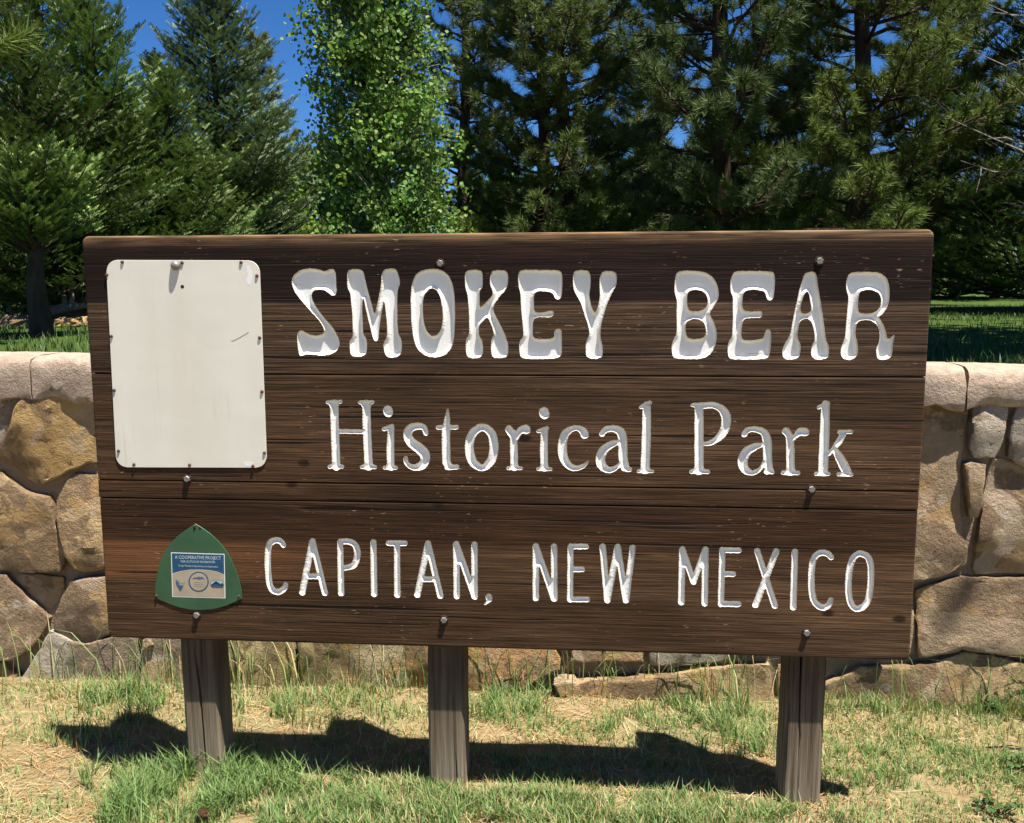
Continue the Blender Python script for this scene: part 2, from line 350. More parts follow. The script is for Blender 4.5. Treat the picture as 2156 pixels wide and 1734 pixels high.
# thick rounded slab letters of the top line: outlines (first outer, then counters)
L1 = [
 (ZA, ['320 133 350 132 358 150 362 180 362 230 366 262 358 285 340 287 320 272 300 258 270 250 240 252 225 263 217 285 222 310 240 345 270 390 310 435 345 475 370 520 384 560 378 590 355 618 320 632 280 637 240 632 205 628 175 632 160 638 148 635 143 610 136 570 134 520 140 495 160 488 185 500 210 515 245 520 275 515 290 500 292 485 283 462 262 430 225 390 190 350 155 310 120 265 105 225 103 195 115 165 145 140 190 128 235 128 275 138 295 145 310 140']),
 (ZA, ['428 145 445 132 500 132 520 145 528 175 535 215 548 260 560 305 572 350 583 395 592 380 603 330 615 270 625 215 625 180 630 150 650 130 690 127 712 135 722 155 733 195 735 225 720 250 718 290 718 400 722 480 725 515 738 530 744 560 744 600 738 630 710 646 670 648 650 635 640 600 640 555 655 535 660 500 655 420 648 350 642 315 636 325 628 380 618 440 612 490 610 535 600 553 585 550 575 530 565 490 550 430 535 360 523 305 517 305 513 340 515 420 518 500 525 520 538 535 543 560 542 600 535 630 510 642 465 642 445 630 440 590 440 550 455 530 460 500 458 420 450 330 445 270 430 245 425 215 426 175']),
 (ZA, ['925 128 975 135 1015 165 1040 215 1052 290 1055 380 1053 470 1048 550 1030 600 995 635 940 648 890 640 850 615 822 575 808 510 800 430 797 340 798 270 803 215 820 170 855 140', '925 243 950 255 968 290 980 350 985 410 980 460 965 500 940 522 915 520 893 500 877 460 868 400 866 350 870 300 885 265 905 247']),
 (ZA, ['1113 160 1125 140 1155 135 1200 137 1215 150 1217 200 1215 235 1200 255 1197 300 1197 357 1215 345 1240 320 1265 295 1277 270 1270 250 1258 225 1258 180 1265 150 1285 138 1340 138 1360 150 1365 190 1360 235 1340 262 1315 290 1290 325 1275 355 1280 385 1300 420 1320 460 1340 500 1355 540 1365 570 1366 610 1360 640 1330 650 1290 650 1270 640 1265 610 1264 560 1270 530 1285 515 1275 480 1260 440 1245 412 1238 414 1215 435 1197 455 1192 480 1195 520 1212 545 1218 580 1217 620 1205 648 1160 652 1130 645 1118 620 1116 570 1122 535 1135 515 1138 470 1135 380 1130 300 1125 265 1115 240 1112 200']),
 (ZA, ['1423 165 1430 145 1450 135 1550 137 1640 137 1675 145 1680 170 1680 230 1678 280 1668 305 1650 310 1635 300 1630 280 1615 268 1580 260 1540 260 1520 268 1513 290 1513 340 1516 375 1530 385 1570 385 1600 375 1622 372 1630 385 1625 405 1605 415 1570 410 1530 412 1512 425 1508 450 1505 500 1508 525 1525 538 1580 540 1620 535 1635 525 1632 500 1640 482 1660 477 1675 487 1677 530 1677 590 1675 630 1655 650 1600 655 1500 656 1450 652 1432 635 1428 590 1430 550 1450 530 1455 500 1445 420 1438 320 1436 270 1425 240 1422 200']),
 (ZA, ['1743 165 1750 145 1770 138 1820 138 1840 150 1845 200 1843 245 1835 280 1840 320 1855 365 1868 385 1880 370 1892 330 1900 290 1898 250 1898 200 1903 160 1925 142 1970 143 1995 155 1998 190 1995 225 1975 260 1955 300 1935 350 1918 410 1905 460 1900 510 1905 550 1915 580 1916 620 1908 648 1870 656 1835 652 1818 635 1815 590 1820 550 1835 520 1838 490 1828 450 1810 400 1795 350 1780 310 1760 280 1745 250 1742 210']),
 (ZB, ['225 360 240 340 270 330 350 330 420 337 475 360 510 400 530 450 535 500 530 530 505 575 475 620 470 650 490 680 510 720 520 770 520 830 505 880 480 920 440 950 390 962 300 962 230 957 205 945 197 900 200 850 215 810 230 790 235 740 232 650 235 550 228 520 217 480 218 420', '310 490 330 470 370 465 420 475 445 500 458 540 450 580 430 605 390 620 340 622 315 605 308 560', '295 720 310 690 340 675 385 675 420 690 440 730 445 770 435 800 410 815 360 820 320 815 300 790']),
 (ZB, ['635 350 650 335 700 332 800 332 900 335 930 345 937 380 935 450 930 510 915 540 890 543 875 525 868 490 850 475 800 465 750 465 715 480 705 510 700 560 705 605 725 620 780 622 820 618 845 622 848 645 835 665 790 668 735 668 710 682 700 720 695 780 700 815 720 828 780 828 840 818 858 800 865 765 885 745 905 755 910 800 905 870 900 930 880 958 800 965 700 965 620 962 600 945 597 890 602 840 620 815 632 790 635 700 635 580 635 510 618 480 617 430 622 390']),
 (ZB, ['1140 370 1155 345 1190 336 1220 340 1235 365 1240 420 1255 500 1270 600 1285 700 1300 800 1305 840 1322 865 1322 920 1310 955 1265 968 1220 962 1197 945 1193 900 1205 850 1220 830 1220 790 1210 730 1195 690 1170 672 1140 675 1115 690 1105 730 1095 790 1100 825 1118 850 1120 900 1108 950 1060 968 1010 962 990 945 990 890 1010 840 1035 810 1050 760 1065 680 1085 580 1110 470 1130 400', '1150 490 1165 475 1180 495 1190 550 1198 600 1190 625 1160 638 1128 635 1115 610 1125 560 1140 510']),
 (ZB, ['1455 365 1475 345 1530 338 1620 338 1690 345 1730 375 1750 420 1757 480 1755 540 1740 590 1710 635 1675 660 1690 680 1715 720 1730 770 1738 815 1760 815 1785 788 1793 795 1785 830 1778 860 1775 920 1755 960 1710 970 1670 960 1660 930 1660 880 1680 840 1688 800 1683 750 1660 710 1630 690 1590 680 1550 685 1520 705 1512 750 1513 800 1525 835 1530 880 1525 930 1500 965 1450 968 1415 955 1405 920 1410 870 1430 830 1440 790 1445 700 1455 600 1462 520 1450 480 1443 430', '1535 510 1545 480 1580 465 1640 468 1680 490 1697 530 1692 580 1665 620 1620 638 1560 638 1533 625 1528 580']),
]
# middle line: strokes x y r; '~' before a stroke means a smooth curve, '@' a closed one
L2 = [
 (ZC, ['190 150 24 196 330 24 203 515 24', '152 141 11 228 138 11', '165 516 12 238 516 12', '377 150 24 383 330 24 392 515 24', '340 142 11 415 140 11', '352 518 12 428 518 12', '215 310 13 370 313 13', '190 158 30 191 166 26', '378 158 30 379 166 26', '202 505 29 202 498 25', '391 505 29 391 498 25']),
 (ZC, ['503 188 28 506 199 28']), (ZC, ['522 290 19 518 400 22 520 510 22', '480 297 12 528 280 13', '485 522 11 552 522 11', '519 512 27 519 505 23']),
 (ZC, ['~725 320 15 715 290 17 685 280 20 650 285 22 625 305 25 620 340 26 640 375 28 680 405 30 712 435 31 722 470 28 705 505 25 670 520 20 635 515 15 612 495 14 607 468 14']),
 (ZC, ['852 185 7 850 240 17 842 290 24 842 400 24 845 490 24 860 515 22', '795 288 13 905 286 13', '850 518 17 905 518 15']),
 (ZC, ['@1050 287 22 1105 320 25 1122 400 26 1105 480 25 1055 522 20 1000 490 25 978 410 26 993 330 25']),
 (ZC, ['1235 320 20 1238 420 22 1240 510 22', '1210 300 24 1230 340 18', '~1250 352 14 1270 312 19 1290 299 24 1308 300 27', '1205 525 11 1280 525 11', '1240 514 27 1240 507 23']),
 (ZC, ['1413 198 29 1416 210 29']), (ZC, ['1417 305 21 1412 400 22 1415 510 22', '1378 310 11 1430 292 13', '1380 530 11 1452 530 11', '1414 518 27 1414 511 23']),
 (ZC, ['~1650 330 24 1640 308 22 1610 292 16 1570 298 18 1535 330 24 1520 400 26 1530 470 25 1565 515 20 1605 525 16 1645 510 12 1672 485 5']),
 (ZC, ['~1752 325 17 1775 300 18 1820 295 20 1860 315 26 1873 370 26 1873 450 26 1885 515 24 1905 533 14', '~1865 370 10 1810 385 20 1760 420 26 1742 470 28 1755 515 25 1800 535 18 1850 510 12 1868 480 10', '1880 525 18 1912 533 14']),
 (ZC, ['2012 160 24 2010 330 26 2003 520 26', '1978 170 11 2030 142 12', '1965 543 11 2043 543 11', '2003 530 30 2003 524 26']),
 (ZD, ['470 200 30 470 400 31 470 610 31', '425 185 14 480 182 16', '~490 190 22 560 185 22 615 205 25 650 250 32 655 310 33 635 370 30 590 420 22 540 445 18 500 450 12', '418 640 16 530 640 16', '470 625 38 470 615 33']),
 (ZD, ['~780 385 20 800 358 20 850 350 20 910 370 25 935 430 30 938 520 30 945 610 28 970 642 16', '~915 455 10 850 470 25 790 510 32 768 570 34 785 625 28 835 648 18 890 620 14 915 575 12', '930 640 18 972 644 14']),
 (ZD, ['1090 400 26 1095 500 28 1095 630 28', '1065 365 28 1085 390 24', '~1110 425 10 1140 385 20 1165 367 28 1195 370 29', '1045 648 15 1148 648 15', '1095 633 36 1095 625 30']),
 (ZD, ['1335 180 28 1328 400 33 1318 640 33', '1290 200 14 1350 172 16', '1270 655 14 1355 655 14', '1345 530 12 1390 485 18 1430 430 22 1455 385 22', '1430 368 14 1510 368 14', '1400 495 20 1430 540 30 1460 600 34 1480 640 32', '1425 658 14 1512 660 14']),
]
# bottom line: round-nosed single strokes
q = 19
L3 = [
 (ZE, ['~222 180 17 205 158 18 175 152 19 145 165 19 132 200 19 128 260 19 130 340 19 138 410 19 155 450 19 185 465 19 215 455 18 232 435 17 236 422 17']),
 (ZE, ['398 158 19 337 468 19', '398 158 19 473 470 19', '368 370 17 450 370 17']),
 (ZE, ['566 163 18 572 472 19', '~566 160 18 620 160 18 655 180 19 670 220 20 665 270 20 645 305 18 600 318 17 580 318 17']),
 (ZE, ['767 165 19 772 477 19']), (ZE, ['860 170 17 957 170 17', '910 170 18 912 482 19']),
 (ZE, ['1097 172 19 1033 482 19', '1097 172 19 1172 488 19', '1062 388 17 1142 388 17']),
 (ZE, ['1268 175 19 1272 490 19', '1268 175 19 1380 493 19', '1378 178 19 1380 493 19']),
 (ZE, ['1465 495 20 1468 508 18 1457 528 9 1440 540 4']),
 (ZE, ['1750 188 19 1750 502 19', '1750 188 19 1860 505 19', '1860 190 19 1862 505 19']),
 (ZE, ['1960 190 18 1957 510 18', '1960 190 17 2055 190 17', '1980 328 17 2030 328 17', '1957 510 17 2060 510 17']),
 (ZF, ['-2 198 20 28 535 20', '28 535 20 92 200 20', '92 200 20 145 535 20', '145 535 20 187 205 19']),
 (ZF, ['500 215 20 493 548 20', '500 215 20 570 420 19', '570 420 19 645 217 20', '645 217 20 640 555 20']),
 (ZF, ['752 218 19 742 560 19', '752 220 18 855 222 18', '770 370 18 820 370 18', '742 558 19 852 560 19']),
 (ZF, ['970 225 19 1082 570 20', '1090 228 20 960 565 20']), (ZF, ['1208 230 20 1197 580 20']),
 (ZF, ['~1435 265 18 1415 245 19 1380 236 20 1345 250 20 1322 290 20 1313 360 20 1312 450 20 1325 530 20 1355 570 20 1390 583 20 1420 565 19 1433 535 18']),
 (ZF, ['@1625 242 20 1665 262 20 1685 320 20 1685 420 20 1672 520 20 1645 570 20 1600 590 20 1565 565 20 1548 510 20 1545 420 20 1553 340 20 1572 275 20 1600 248 20']),
]

def catmull(P, closed=False, k=6):
    P = [np.array(p, float) for p in P]; n = len(P); out = []
    for i in range(n if closed else n-1):
        if closed: a, b, c, d = P[i-1], P[i], P[(i+1) % n], P[(i+2) % n]
        else: a, b, c, d = P[max(i-1, 0)], P[i], P[i+1], P[min(i+2, n-1)]
        for j in range(k):
            t = j/k; out.append(0.5*((2*b)+(c-a)*t+(2*a-5*b+4*c-d)*t*t+(3*b-a-3*c+d)*t**3))
    out.append(out[0] if closed else P[-1]); return out
def chaikin(P, it=2):
    P = np.array(P)
    for _ in range(it):
        Q = np.roll(P, -1, 0); P = np.stack([0.75*P+0.25*Q, 0.25*P+0.75*Q], 1).reshape(-1, 2)
    return P
def seg_dist(px, py, ax, ay, bx, by):
    dx, dy = bx-ax, by-ay; L = dx*dx+dy*dy+1e-18
    t = np.clip(((px-ax)*dx+(py-ay)*dy)/L, 0, 1); return np.hypot(px-ax-t*dx, py-ay-t*dy), t
def loops_dist(PX, PY, loops):
    d = np.full(PX.shape, 9.0)
    for l in loops:
        l = np.asarray(l); m = np.roll(l, -1, 0)
        for s in range(0, len(l), 40):
            a, b = l[s:s+40], m[s:s+40]
            dd, _ = seg_dist(PX[..., None], PY[..., None], a[:, 0], a[:, 1], b[:, 0], b[:, 1]); d = np.minimum(d, dd.min(-1))
    return d
def inside(PX, PY, loops):
    r = np.zeros(PX.shape, bool)
    for l in loops:
        l = np.asarray(l); m = np.roll(l, -1, 0)
        for (ax, ay), (bx, by) in zip(l, m):
            if ay == by: continue
            c = ((ay > PY) != (by > PY)) & (PX < (bx-ax)*(PY-ay)/(by-ay)+ax); r ^= c
    return r
def thin(l, tol=0.00016):
    for _ in range(3):
        a, c = np.roll(l, 1, 0), np.roll(l, -1, 0); d, _t = seg_dist(l[:, 0], l[:, 1], a[:, 0], a[:, 1], c[:, 0], c[:, 1]); far = np.linalg.norm(c-a, axis=1) < 0.009
        drop = (d < tol) & far; drop[1::2] &= ~drop[0::2][:len(drop[1::2])]; keep = ~drop; keep[0::2] |= False
        for i in range(1, len(l)):
            if drop[i] and drop[i-1]: drop[i] = False
        l = l[~drop]
    return l
def contour(F, x0, y0, h):
    """marching squares at zero, F[j,i]; returns closed loops"""
    nj, ni = F.shape; nxt = {}
    def ix(j, i, d):   # crossing on edge: d=0 horizontal (j,i)-(j,i+1), d=1 vertical (j,i)-(j+1,i)
        a = F[j, i]; b = F[j, i+1] if d == 0 else F[j+1, i]; t = a/(a-b); t = min(max(t, 0.04), 0.96)
        return (x0+(i+(t if d == 0 else 0))*h, y0+(j+(t if d == 1 else 0))*h)
    neg = F < 0; sm = neg[:-1, :-1].astype(int)+2*neg[:-1, 1:]+4*neg[1:, 1:]+8*neg[1:, :-1]
    tab = {1: [(3, 0)], 2: [(0, 1)], 3: [(3, 1)], 4: [(1, 2)], 5: [(3, 0), (1, 2)], 6: [(0, 2)], 7: [(3, 2)], 8: [(2, 3)], 9: [(2, 0)], 10: [(0, 1), (2, 3)], 11: [(2, 1)], 12: [(1, 3)], 13: [(1, 0)], 14: [(0, 3)]}
    for j, i in zip(*np.nonzero((sm > 0) & (sm < 15))):
        E = [(j, i, 0), (j, i+1, 1), (j+1, i, 0), (j, i, 1)]
        for a, b in tab[int(sm[j, i])]: nxt[E[a]] = E[b]
    loops = []
    while nxt:
        k = next(iter(nxt)); l = []
        while k in nxt: l.append(ix(*k)); k = nxt.pop(k)
        if len(l) > 8: loops.append(thin(np.array(l)))
    return loops

def letter_loops(zoom, prims, outline, h):
    x0 = y0 = 9; x1 = y1 = -9; polys = []; strokes = []
    if outline:
        for s in prims:
            P = chaikin([zoom(*p) for p in pl(s)], 2); polys.append(P)
        al = np.concatenate(polys); x0, y0 = al.min(0)-0.01; x1, y1 = al.max(0)+0.01
    else:
        for s in prims:
            f = s[0] if s[0] in '~@' else ''; v = [float(t) for t in s.lstrip('~@').split()]
            tr = []
            for a, b_, r in zip(v[0::3], v[1::3], v[2::3]):
                u0 = zoom(a, b_); u1 = zoom(a+10, b_); u2 = zoom(a, b_+10)
                k = (math.hypot(u1[0]-u0[0], u1[1]-u0[1])+math.hypot(u2[0]-u0[0], u2[1]-u0[1]))/20; tr.append((u0[0], u0[1], r*k))
            if f: tr = catmull(tr, f == '@')
            strokes.append(tr)
        al = np.array([p for s in strokes for p in s]); m = al[:, 2].max()+0.008
        x0, y0 = al[:, :2].min(0)-m; x1, y1 = al[:, :2].max(0)+m
    PX, PY = np.meshgrid(np.arange(x0, x1, h), np.arange(y0, y1, h))
    if outline:
        d = loops_dist(PX, PY, polys); F = np.where(inside(PX, PY, polys), -d, d)
    else:
        F = np.full(PX.shape, 9.0)
        for s in strokes:
            for a, b_ in zip(s[:-1], s[1:]):
                dd, t = seg_dist(PX, PY, a[0], a[1], b_[0], b_[1]); F = np.minimum(F, dd-(a[2]+t*(b_[2]-a[2])))
    # small chips and tear-out along the grain
    F = F + 0.0007*np.sin(PX*310+3*np.sin(PY*900))*np.sin(PY*1700+PX*90) + 0.0004*np.sin(PY*2600+PX*700)
    return contour(F, x0, y0, h)

rnd = random.Random(4)
def letter_mesh(loops, cove, depth, step):
    pts, edges = [], []
    for l in loops:
        b = len(pts); pts += [tuple(p) for p in l]; edges += [(b+i, b+(i+1) % len(l)) for i in range(len(l))]
    nb = len(pts); al = np.concatenate(loops); cand = []
    for l in loops:                                 # rings just inside the edge
        t = np.roll(l, -1, 0)-np.roll(l, 1, 0); t /= np.linalg.norm(t, axis=1)[:, None]+1e-12; nn = np.stack([-t[:, 1], t[:, 0]], 1)
        for o in (0.0012, cove*0.5, cove-0.0004, cove+0.0009):
            for sg in (1, -1): cand.append(l+nn*o*sg)
    x0, y0 = al.min(0); x1, y1 = al.max(0)
    gx, gy = np.meshgrid(np.arange(x0, x1, step), np.arange(y0, y1, step*0.87)); gx[1::2] += step/2
    ring = np.concatenate(cand); grid = np.stack([gx.ravel(), gy.ravel()], 1)
    P = np.concatenate([ring, grid]); D = loops_dist(P[:, 0], P[:, 1], loops); I = inside(P[:, 0], P[:, 1], loops)
    want = np.concatenate([np.full(len(l), o) for l in loops for o in (0.0012, cove*0.5, cove-0.0004, cove+0.0009) for _ in (0, 1)])
    isr = np.arange(len(P)) < len(ring); ex = np.zeros(len(P)); ex[:len(ring)] = want; keep = I & np.where(isr, np.abs(D-ex) < 0.00025, (D > 0.0024) & (np.abs(D-cove*0.5) > 0.0014) & (np.abs(D-cove) > 0.0022))
    P, D = P[keep], D[keep]
    vin = [Vector(p) for p in pts]+[Vector(p) for p in P]
    ov, oe, of, ovo, _, _ = delaunay_2d_cdt(vin, edges, [], 0, 1e-7)
    V = np.array([tuple(v) for v in ov]); T = np.array([f for f in of if len(f) == 3])
    c = V[T].mean(1); T = T[inside(c[:, 0], c[:, 1], loops)]
    s = loops_dist(V[:, 0], V[:, 1], loops); s[s < 2e-5] = 0
    k = np.clip(s/cove, 0, 1); dep = depth*(0.22*np.clip(s/0.0012, 0, 1)+0.78*k*(1.18-0.18*k))
    verts = np.stack([V[:, 0], dep, V[:, 1]], 1)
    n = np.cross(verts[T[:, 1]]-verts[T[:, 0]], verts[T[:, 2]]-verts[T[:, 0]])
    fl = n[:, 1] > 0; T[fl] = T[fl][:, ::-1]
    return verts, T, np.clip(1-(s-0.0022)/0.0015, 0, 1)

sign = thing('timber_park_sign', 'wide dark brown plank sign with carved white lettering on three square posts', 'sign', (0, 0, 0))
board = sign
# plank joints, measured on the face
zA = uv_src(210*1.7328, 1011*1.7328)[1]; zB = 0.5*(uv_src(490*1.7328, 1056*1.7328)[1]+uv_src(1930*1.7328, 1072*1.7328)[1])
z1 = 0.5*(uv_src(600*1.7328, 798*1.7328)[1]+uv_src(1945*1.7328, 785*1.7328)[1])
PL = [(z1, SH/2, L1, True, 0.0088, 0.0108, 0.0030), (zA, z1, L2, False, 0.0085, 0.0088, 0.0028), (zB, zA, [], False, 0, 0, 0), (-SH/2, zB, L3, False, 0.0088, 0.0085, 0.0026)]

def rrect(x0, x1, z0, z1, rad, ins, seg=6):
    """counter-clockwise rounded rectangle; rad = corner radii bl, br, tr, tl; ins = inset l, r, b, t"""
    il, ir, ib, it = ins; out = []
    cs = [(x0, z0, 1, 1, rad[0], 180), (x1, z0, -1, 1, rad[1], 270), (x1, z1, -1, -1, rad[2], 0), (x0, z1, 1, -1, rad[3], 90)]
    for cx, cz, sx, sz, r, a0 in cs:
        ox = il if sx > 0 else ir; oz = ib if sz > 0 else it; m = max(r-0.5*(ox+oz), 0.0008)
        ccx, ccz = cx+sx*(ox+m), cz+sz*(oz+m)
        for k in range(seg+1):
            a = R(a0+90*k/seg); out.append((ccx+m*math.cos(a), ccz+m*math.sin(a)))
    return out
for (za, zb, LL, outl, cove, depth, step) in PL:
    top, bot = zb == SH/2, za == -SH/2
    g = 0.0010; x0, x1 = -SW/2+rnd.uniform(0, .002), SW/2-rnd.uniform(0, .002); a, b_ = za+(0 if bot else g), zb-(0 if top else g)
    rad = [0.018 if bot else 0.002, 0.018 if bot else 0.002, 0.020 if top else 0.002, 0.020 if top else 0.002]
    e = 0.0065; prof = [(1.0, 0.0), (0.55, 0.10), (0.22, 0.40), (0.0, 1.0)]
    LP = []
    for k, dy in prof:
        ins = (e*k, e*k, e*k*(1 if bot else 0.38), e*k*(1 if top else 0.50)); LP.append([(x, dy*e*0.9, z) for x, z in rrect(x0, x1, a, b_, rad, ins)])
    LP.append([(x, PT, z) for x, z in rrect(x0, x1, a, b_, rad, (0, 0, 0, 0))])
    B = Buf(); B.loops(LP, False, True)
    letters = [letter_loops(zm, pr, outl, 0.0018 if outl else 0.0015) for zm, pr in LL]
    front = [(p[0], p[2]) for p in LP[0]]
    pts = [Vector(p) for p in front]; ed = [(i, (i+1) % len(front)) for i in range(len(front))]; hl = []
    for ls in letters:
        for l in ls:
            bb = len(pts); pts += [Vector(p) for p in l]; ed += [(bb+i, bb+(i+1) % len(l)) for i in range(len(l))]; hl.append(l)
    ov, oe, of, _, _, _ = delaunay_2d_cdt(pts, ed, [], 0, 1e-7)
    V = np.array([tuple(v) for v in ov]); T = np.array([f for f in of]); c = V[T].mean(1)
    ok = inside(c[:, 0], c[:, 1], [np.array(front)])
    if hl: ok &= ~inside(c[:, 0], c[:, 1], hl)
    T = T[ok]; v3 = np.stack([V[:, 0], V[:, 0]*0, V[:, 1]], 1)
    n = np.cross(v3[T[:, 1]]-v3[T[:, 0]], v3[T[:, 2]]-v3[T[:, 0]]); fl = n[:, 1] > 0; T[fl] = T[fl][:, ::-1]
    B.add(v3.tolist(), T.tolist())
    pk = B.build('plank', WOOD, sign); pk.location = (0, 0, SCZ)
    for ls in letters:
        V3, T3, ed_ = letter_mesh(ls, cove, depth, step)
        mesh_obj('carved_letter', V3, T3, PAINT, pk, True, attrs={'edge': ed_})

# posts
def post(xc, ztop, seed):
    r = random.Random(seed); hw, y0, y1 = 0.0575, PT+0.001, PT+0.116; lp = []
    nz = 22
    crack = r.uniform(-0.015, 0.02)
    for k in range(nz+1):
        z = -0.12+(ztop+0.12)*k/nz; s = 1.0+0.012*math.sin(z*3+seed); wx = 0.003*math.sin(z*4.1+seed*2); ch = 0.009
        cr = crack+0.012*math.sin(z*5+seed)+r.uniform(-.003, .003); cd = 0.016*max(0.0, math.sin(z*4.3+seed*1.7)+0.55)
        if z > 0.9: cd *= 0.3
        rim = [(-hw+ch, y0), (-hw*0.55, y0-0.0), (cr-0.004-0.0, y0), (cr, y0+cd), (cr+0.004, y0), (hw*0.55, y0), (hw-ch, y0), (hw, y0+ch), (hw, y1-ch), (hw-ch, y1), (-hw+ch, y1), (-hw, y1-ch), (-hw, y0+ch)]
        lp.append([(xc+wx+x*s+r.uniform(-.001, .001), y if i < 7 else y+r.uniform(-.001, .001), z) for i, (x, y) in enumerate(rim)])
    B = Buf(); B.loops(lp); B.build('post', POST, sign)
for xc, zt, sd in ((-0.948, 1.7215, 1), (-0.156, 1.7195, 2), (0.934, 1.7275, 3)): post(xc, zt, sd)

# bolts through the planks into the posts
def bolt(D, dome=False, parent=sign, y0=0.0):
    x, z = uv_src(D[0]*1.73284, D[1]*1.73284); z += SCZ
    e = bpy.data.objects.new('bolt', None); e.empty_display_size = 0.02; COL.objects.link(e); e.parent = parent
    wb = Buf(); wr = 0.0135
    wb.loops([[(x+wr*k*math.cos(t), yy+y0, z+wr*k*math.sin(t)) for t in np.linspace(0, 2*math.pi, 20, False)] for k, yy in ((1, 0.0), (1, -0.0016), (0.93, -0.0022))])
    wb.build('washer', RUST if not dome else STEEL, e)
    hb = Buf()
    if dome:
        rr = 0.0140; hb.loops([[(x+rr*math.cos(a)*math.cos(t), y0-0.0024-rr*0.85*math.sin(a), z+rr*math.cos(a)*math.sin(t)) for t in np.linspace(0, 2*math.pi, 20, False)] for a in np.linspace(0, 1.45, 7)])
        hb.build('dome_head', STEEL, e, True)
    else:
        rr = 0.0098; a0 = rnd.uniform(0, 1)
        hb.loops([[(x+rr*k*math.cos(t+a0), y0+yy, z+rr*k*math.sin(t+a0)) for t in np.linspace(0, 2*math.pi, 6, False)] for k, yy in ((1, -0.0022), (1, -0.0082), (0.86, -0.0096))])
        hb.build('hex_head', STEEL, e)
for D in ((927, 555), (1725, 550), (395, 1008), (1708, 1030), (415, 1295), (935, 1305), (1698, 1332)): bolt(D)

# cream enamel panel with nails round its edge
def quad_round(c4, r, seg=6):
    P = [np.array(c) for c in c4]; out = []
    for i in range(4):
        a, b_, c = P[i-1], P[i], P[(i+1) % 4]; u = (a-b_)/np.linalg.norm(a-b_); v = (c-b_)/np.linalg.norm(c-b_)
        p0, p1 = b_+u*r, b_+v*r
        for k in range(seg+1):
            t = k/seg; out.append((1-t)**2*(p0*0.55+b_*0.45*1)+0*b_ if False else (1-t)**2*p0+2*t*(1-t)*(b_*0.8+(p0+p1)*0.1)+t*t*p1)
    return out
def plate(name, outline, y0, y1, mat, parent, bev=0.0006):
    o = np.array(outline); c = o.mean(0); d = o-c; k = 1-bev/np.linalg.norm(d, axis=1)[:, None]
    B = Buf(); B.loops([[(p[0], y, p[1]+SCZ) for p in L] for L, y in ((o, y0), (o, y1+bev), (c+d*k, y1))]); return B.build(name, mat, parent)
pan = plate('blank_panel', quad_round([uv_src(x*1.73284, y*1.73284) for x, y in ((224, 548), (547, 549), (563, 985), (246, 984))], 0.034), -0.0012, -0.0034, PANEL, sign)
pan['label'] = 'cream enamelled metal panel with rounded corners'
def nail(x, z, r, parent, y):
    B = Buf(); z += SCZ; B.loops([[(x+r*k*math.cos(t), y-yy, z+r*k*math.sin(t)) for t in np.linspace(0, 2*math.pi, 10, False)] for k, yy in ((1, -0.0006), (1, 0.0016), (0.7, 0.0032), (0.25, 0.0038))])
    B.build('nail', NAILM, parent, True)
for x, y in ((356, 290), (816, 295), (1271, 293), (236, 388), (1393, 396), (272, 862), (1414, 873), (294, 1278), (1432, 1288)):
    u = ZP(x, y); nail(u[0], u[1], 0.0052, pan, -0.0034)
for x, y in ((252, 14), (1533, 30), (388, 132), (876, 137), (1432, 146)):
    u = ZQ(x, y); nail(u[0], u[1], 0.0050, pan, -0.0034)
bolt((371, 560), True, pan, -0.0034)
WHITEP = mat_plain('fresh_white_paint', (0.80, 0.80, 0.80), 0.45, 0, 0.03); DARKH = mat_plain('drilled_hole_dark', (0.02, 0.015, 0.012), 0.9, 0, 0.1)
SCRATCH = mat_plain('scratch_brown', (0.30, 0.25, 0.19), 0.8, 0, 0.1)
def flat(name, pts, y, mat, parent, th=0.0003):
    B = Buf(); B.loops([[(p[0], y, p[1]+SCZ) for p in pts], [(p[0], y-th, p[1]+SCZ) for p in pts]]); return B.build(name, mat, parent)
flat('paint_patch', [ZP(*p) for p in ((1310, 325), (1330, 318), (1352, 360), (1356, 420), (1345, 466), (1318, 462), (1308, 430), (1322, 390))], -0.0033, WHITEP, pan)
flat('paint_patch', [ZQ(*p) for p in ((1342, 112), (1420, 106), (1436, 128), (1425, 148), (1370, 150))], -0.0033, WHITEP, pan)
flat('scratch', [ZP(*p) for p in ((1190, 896), (1212, 893), (1262, 868), (1328, 829), (1330, 834), (1266, 873), (1214, 899), (1200, 901))], -0.0033, SCRATCH, pan)
h_ = ZP(818, 480); flat('drilled_hole', [(h_[0]+0.0055*math.cos(t), h_[1]+0.0055*math.sin(t)) for t in np.linspace(0, 6.28, 14, False)], -0.0033, DARKH, pan)

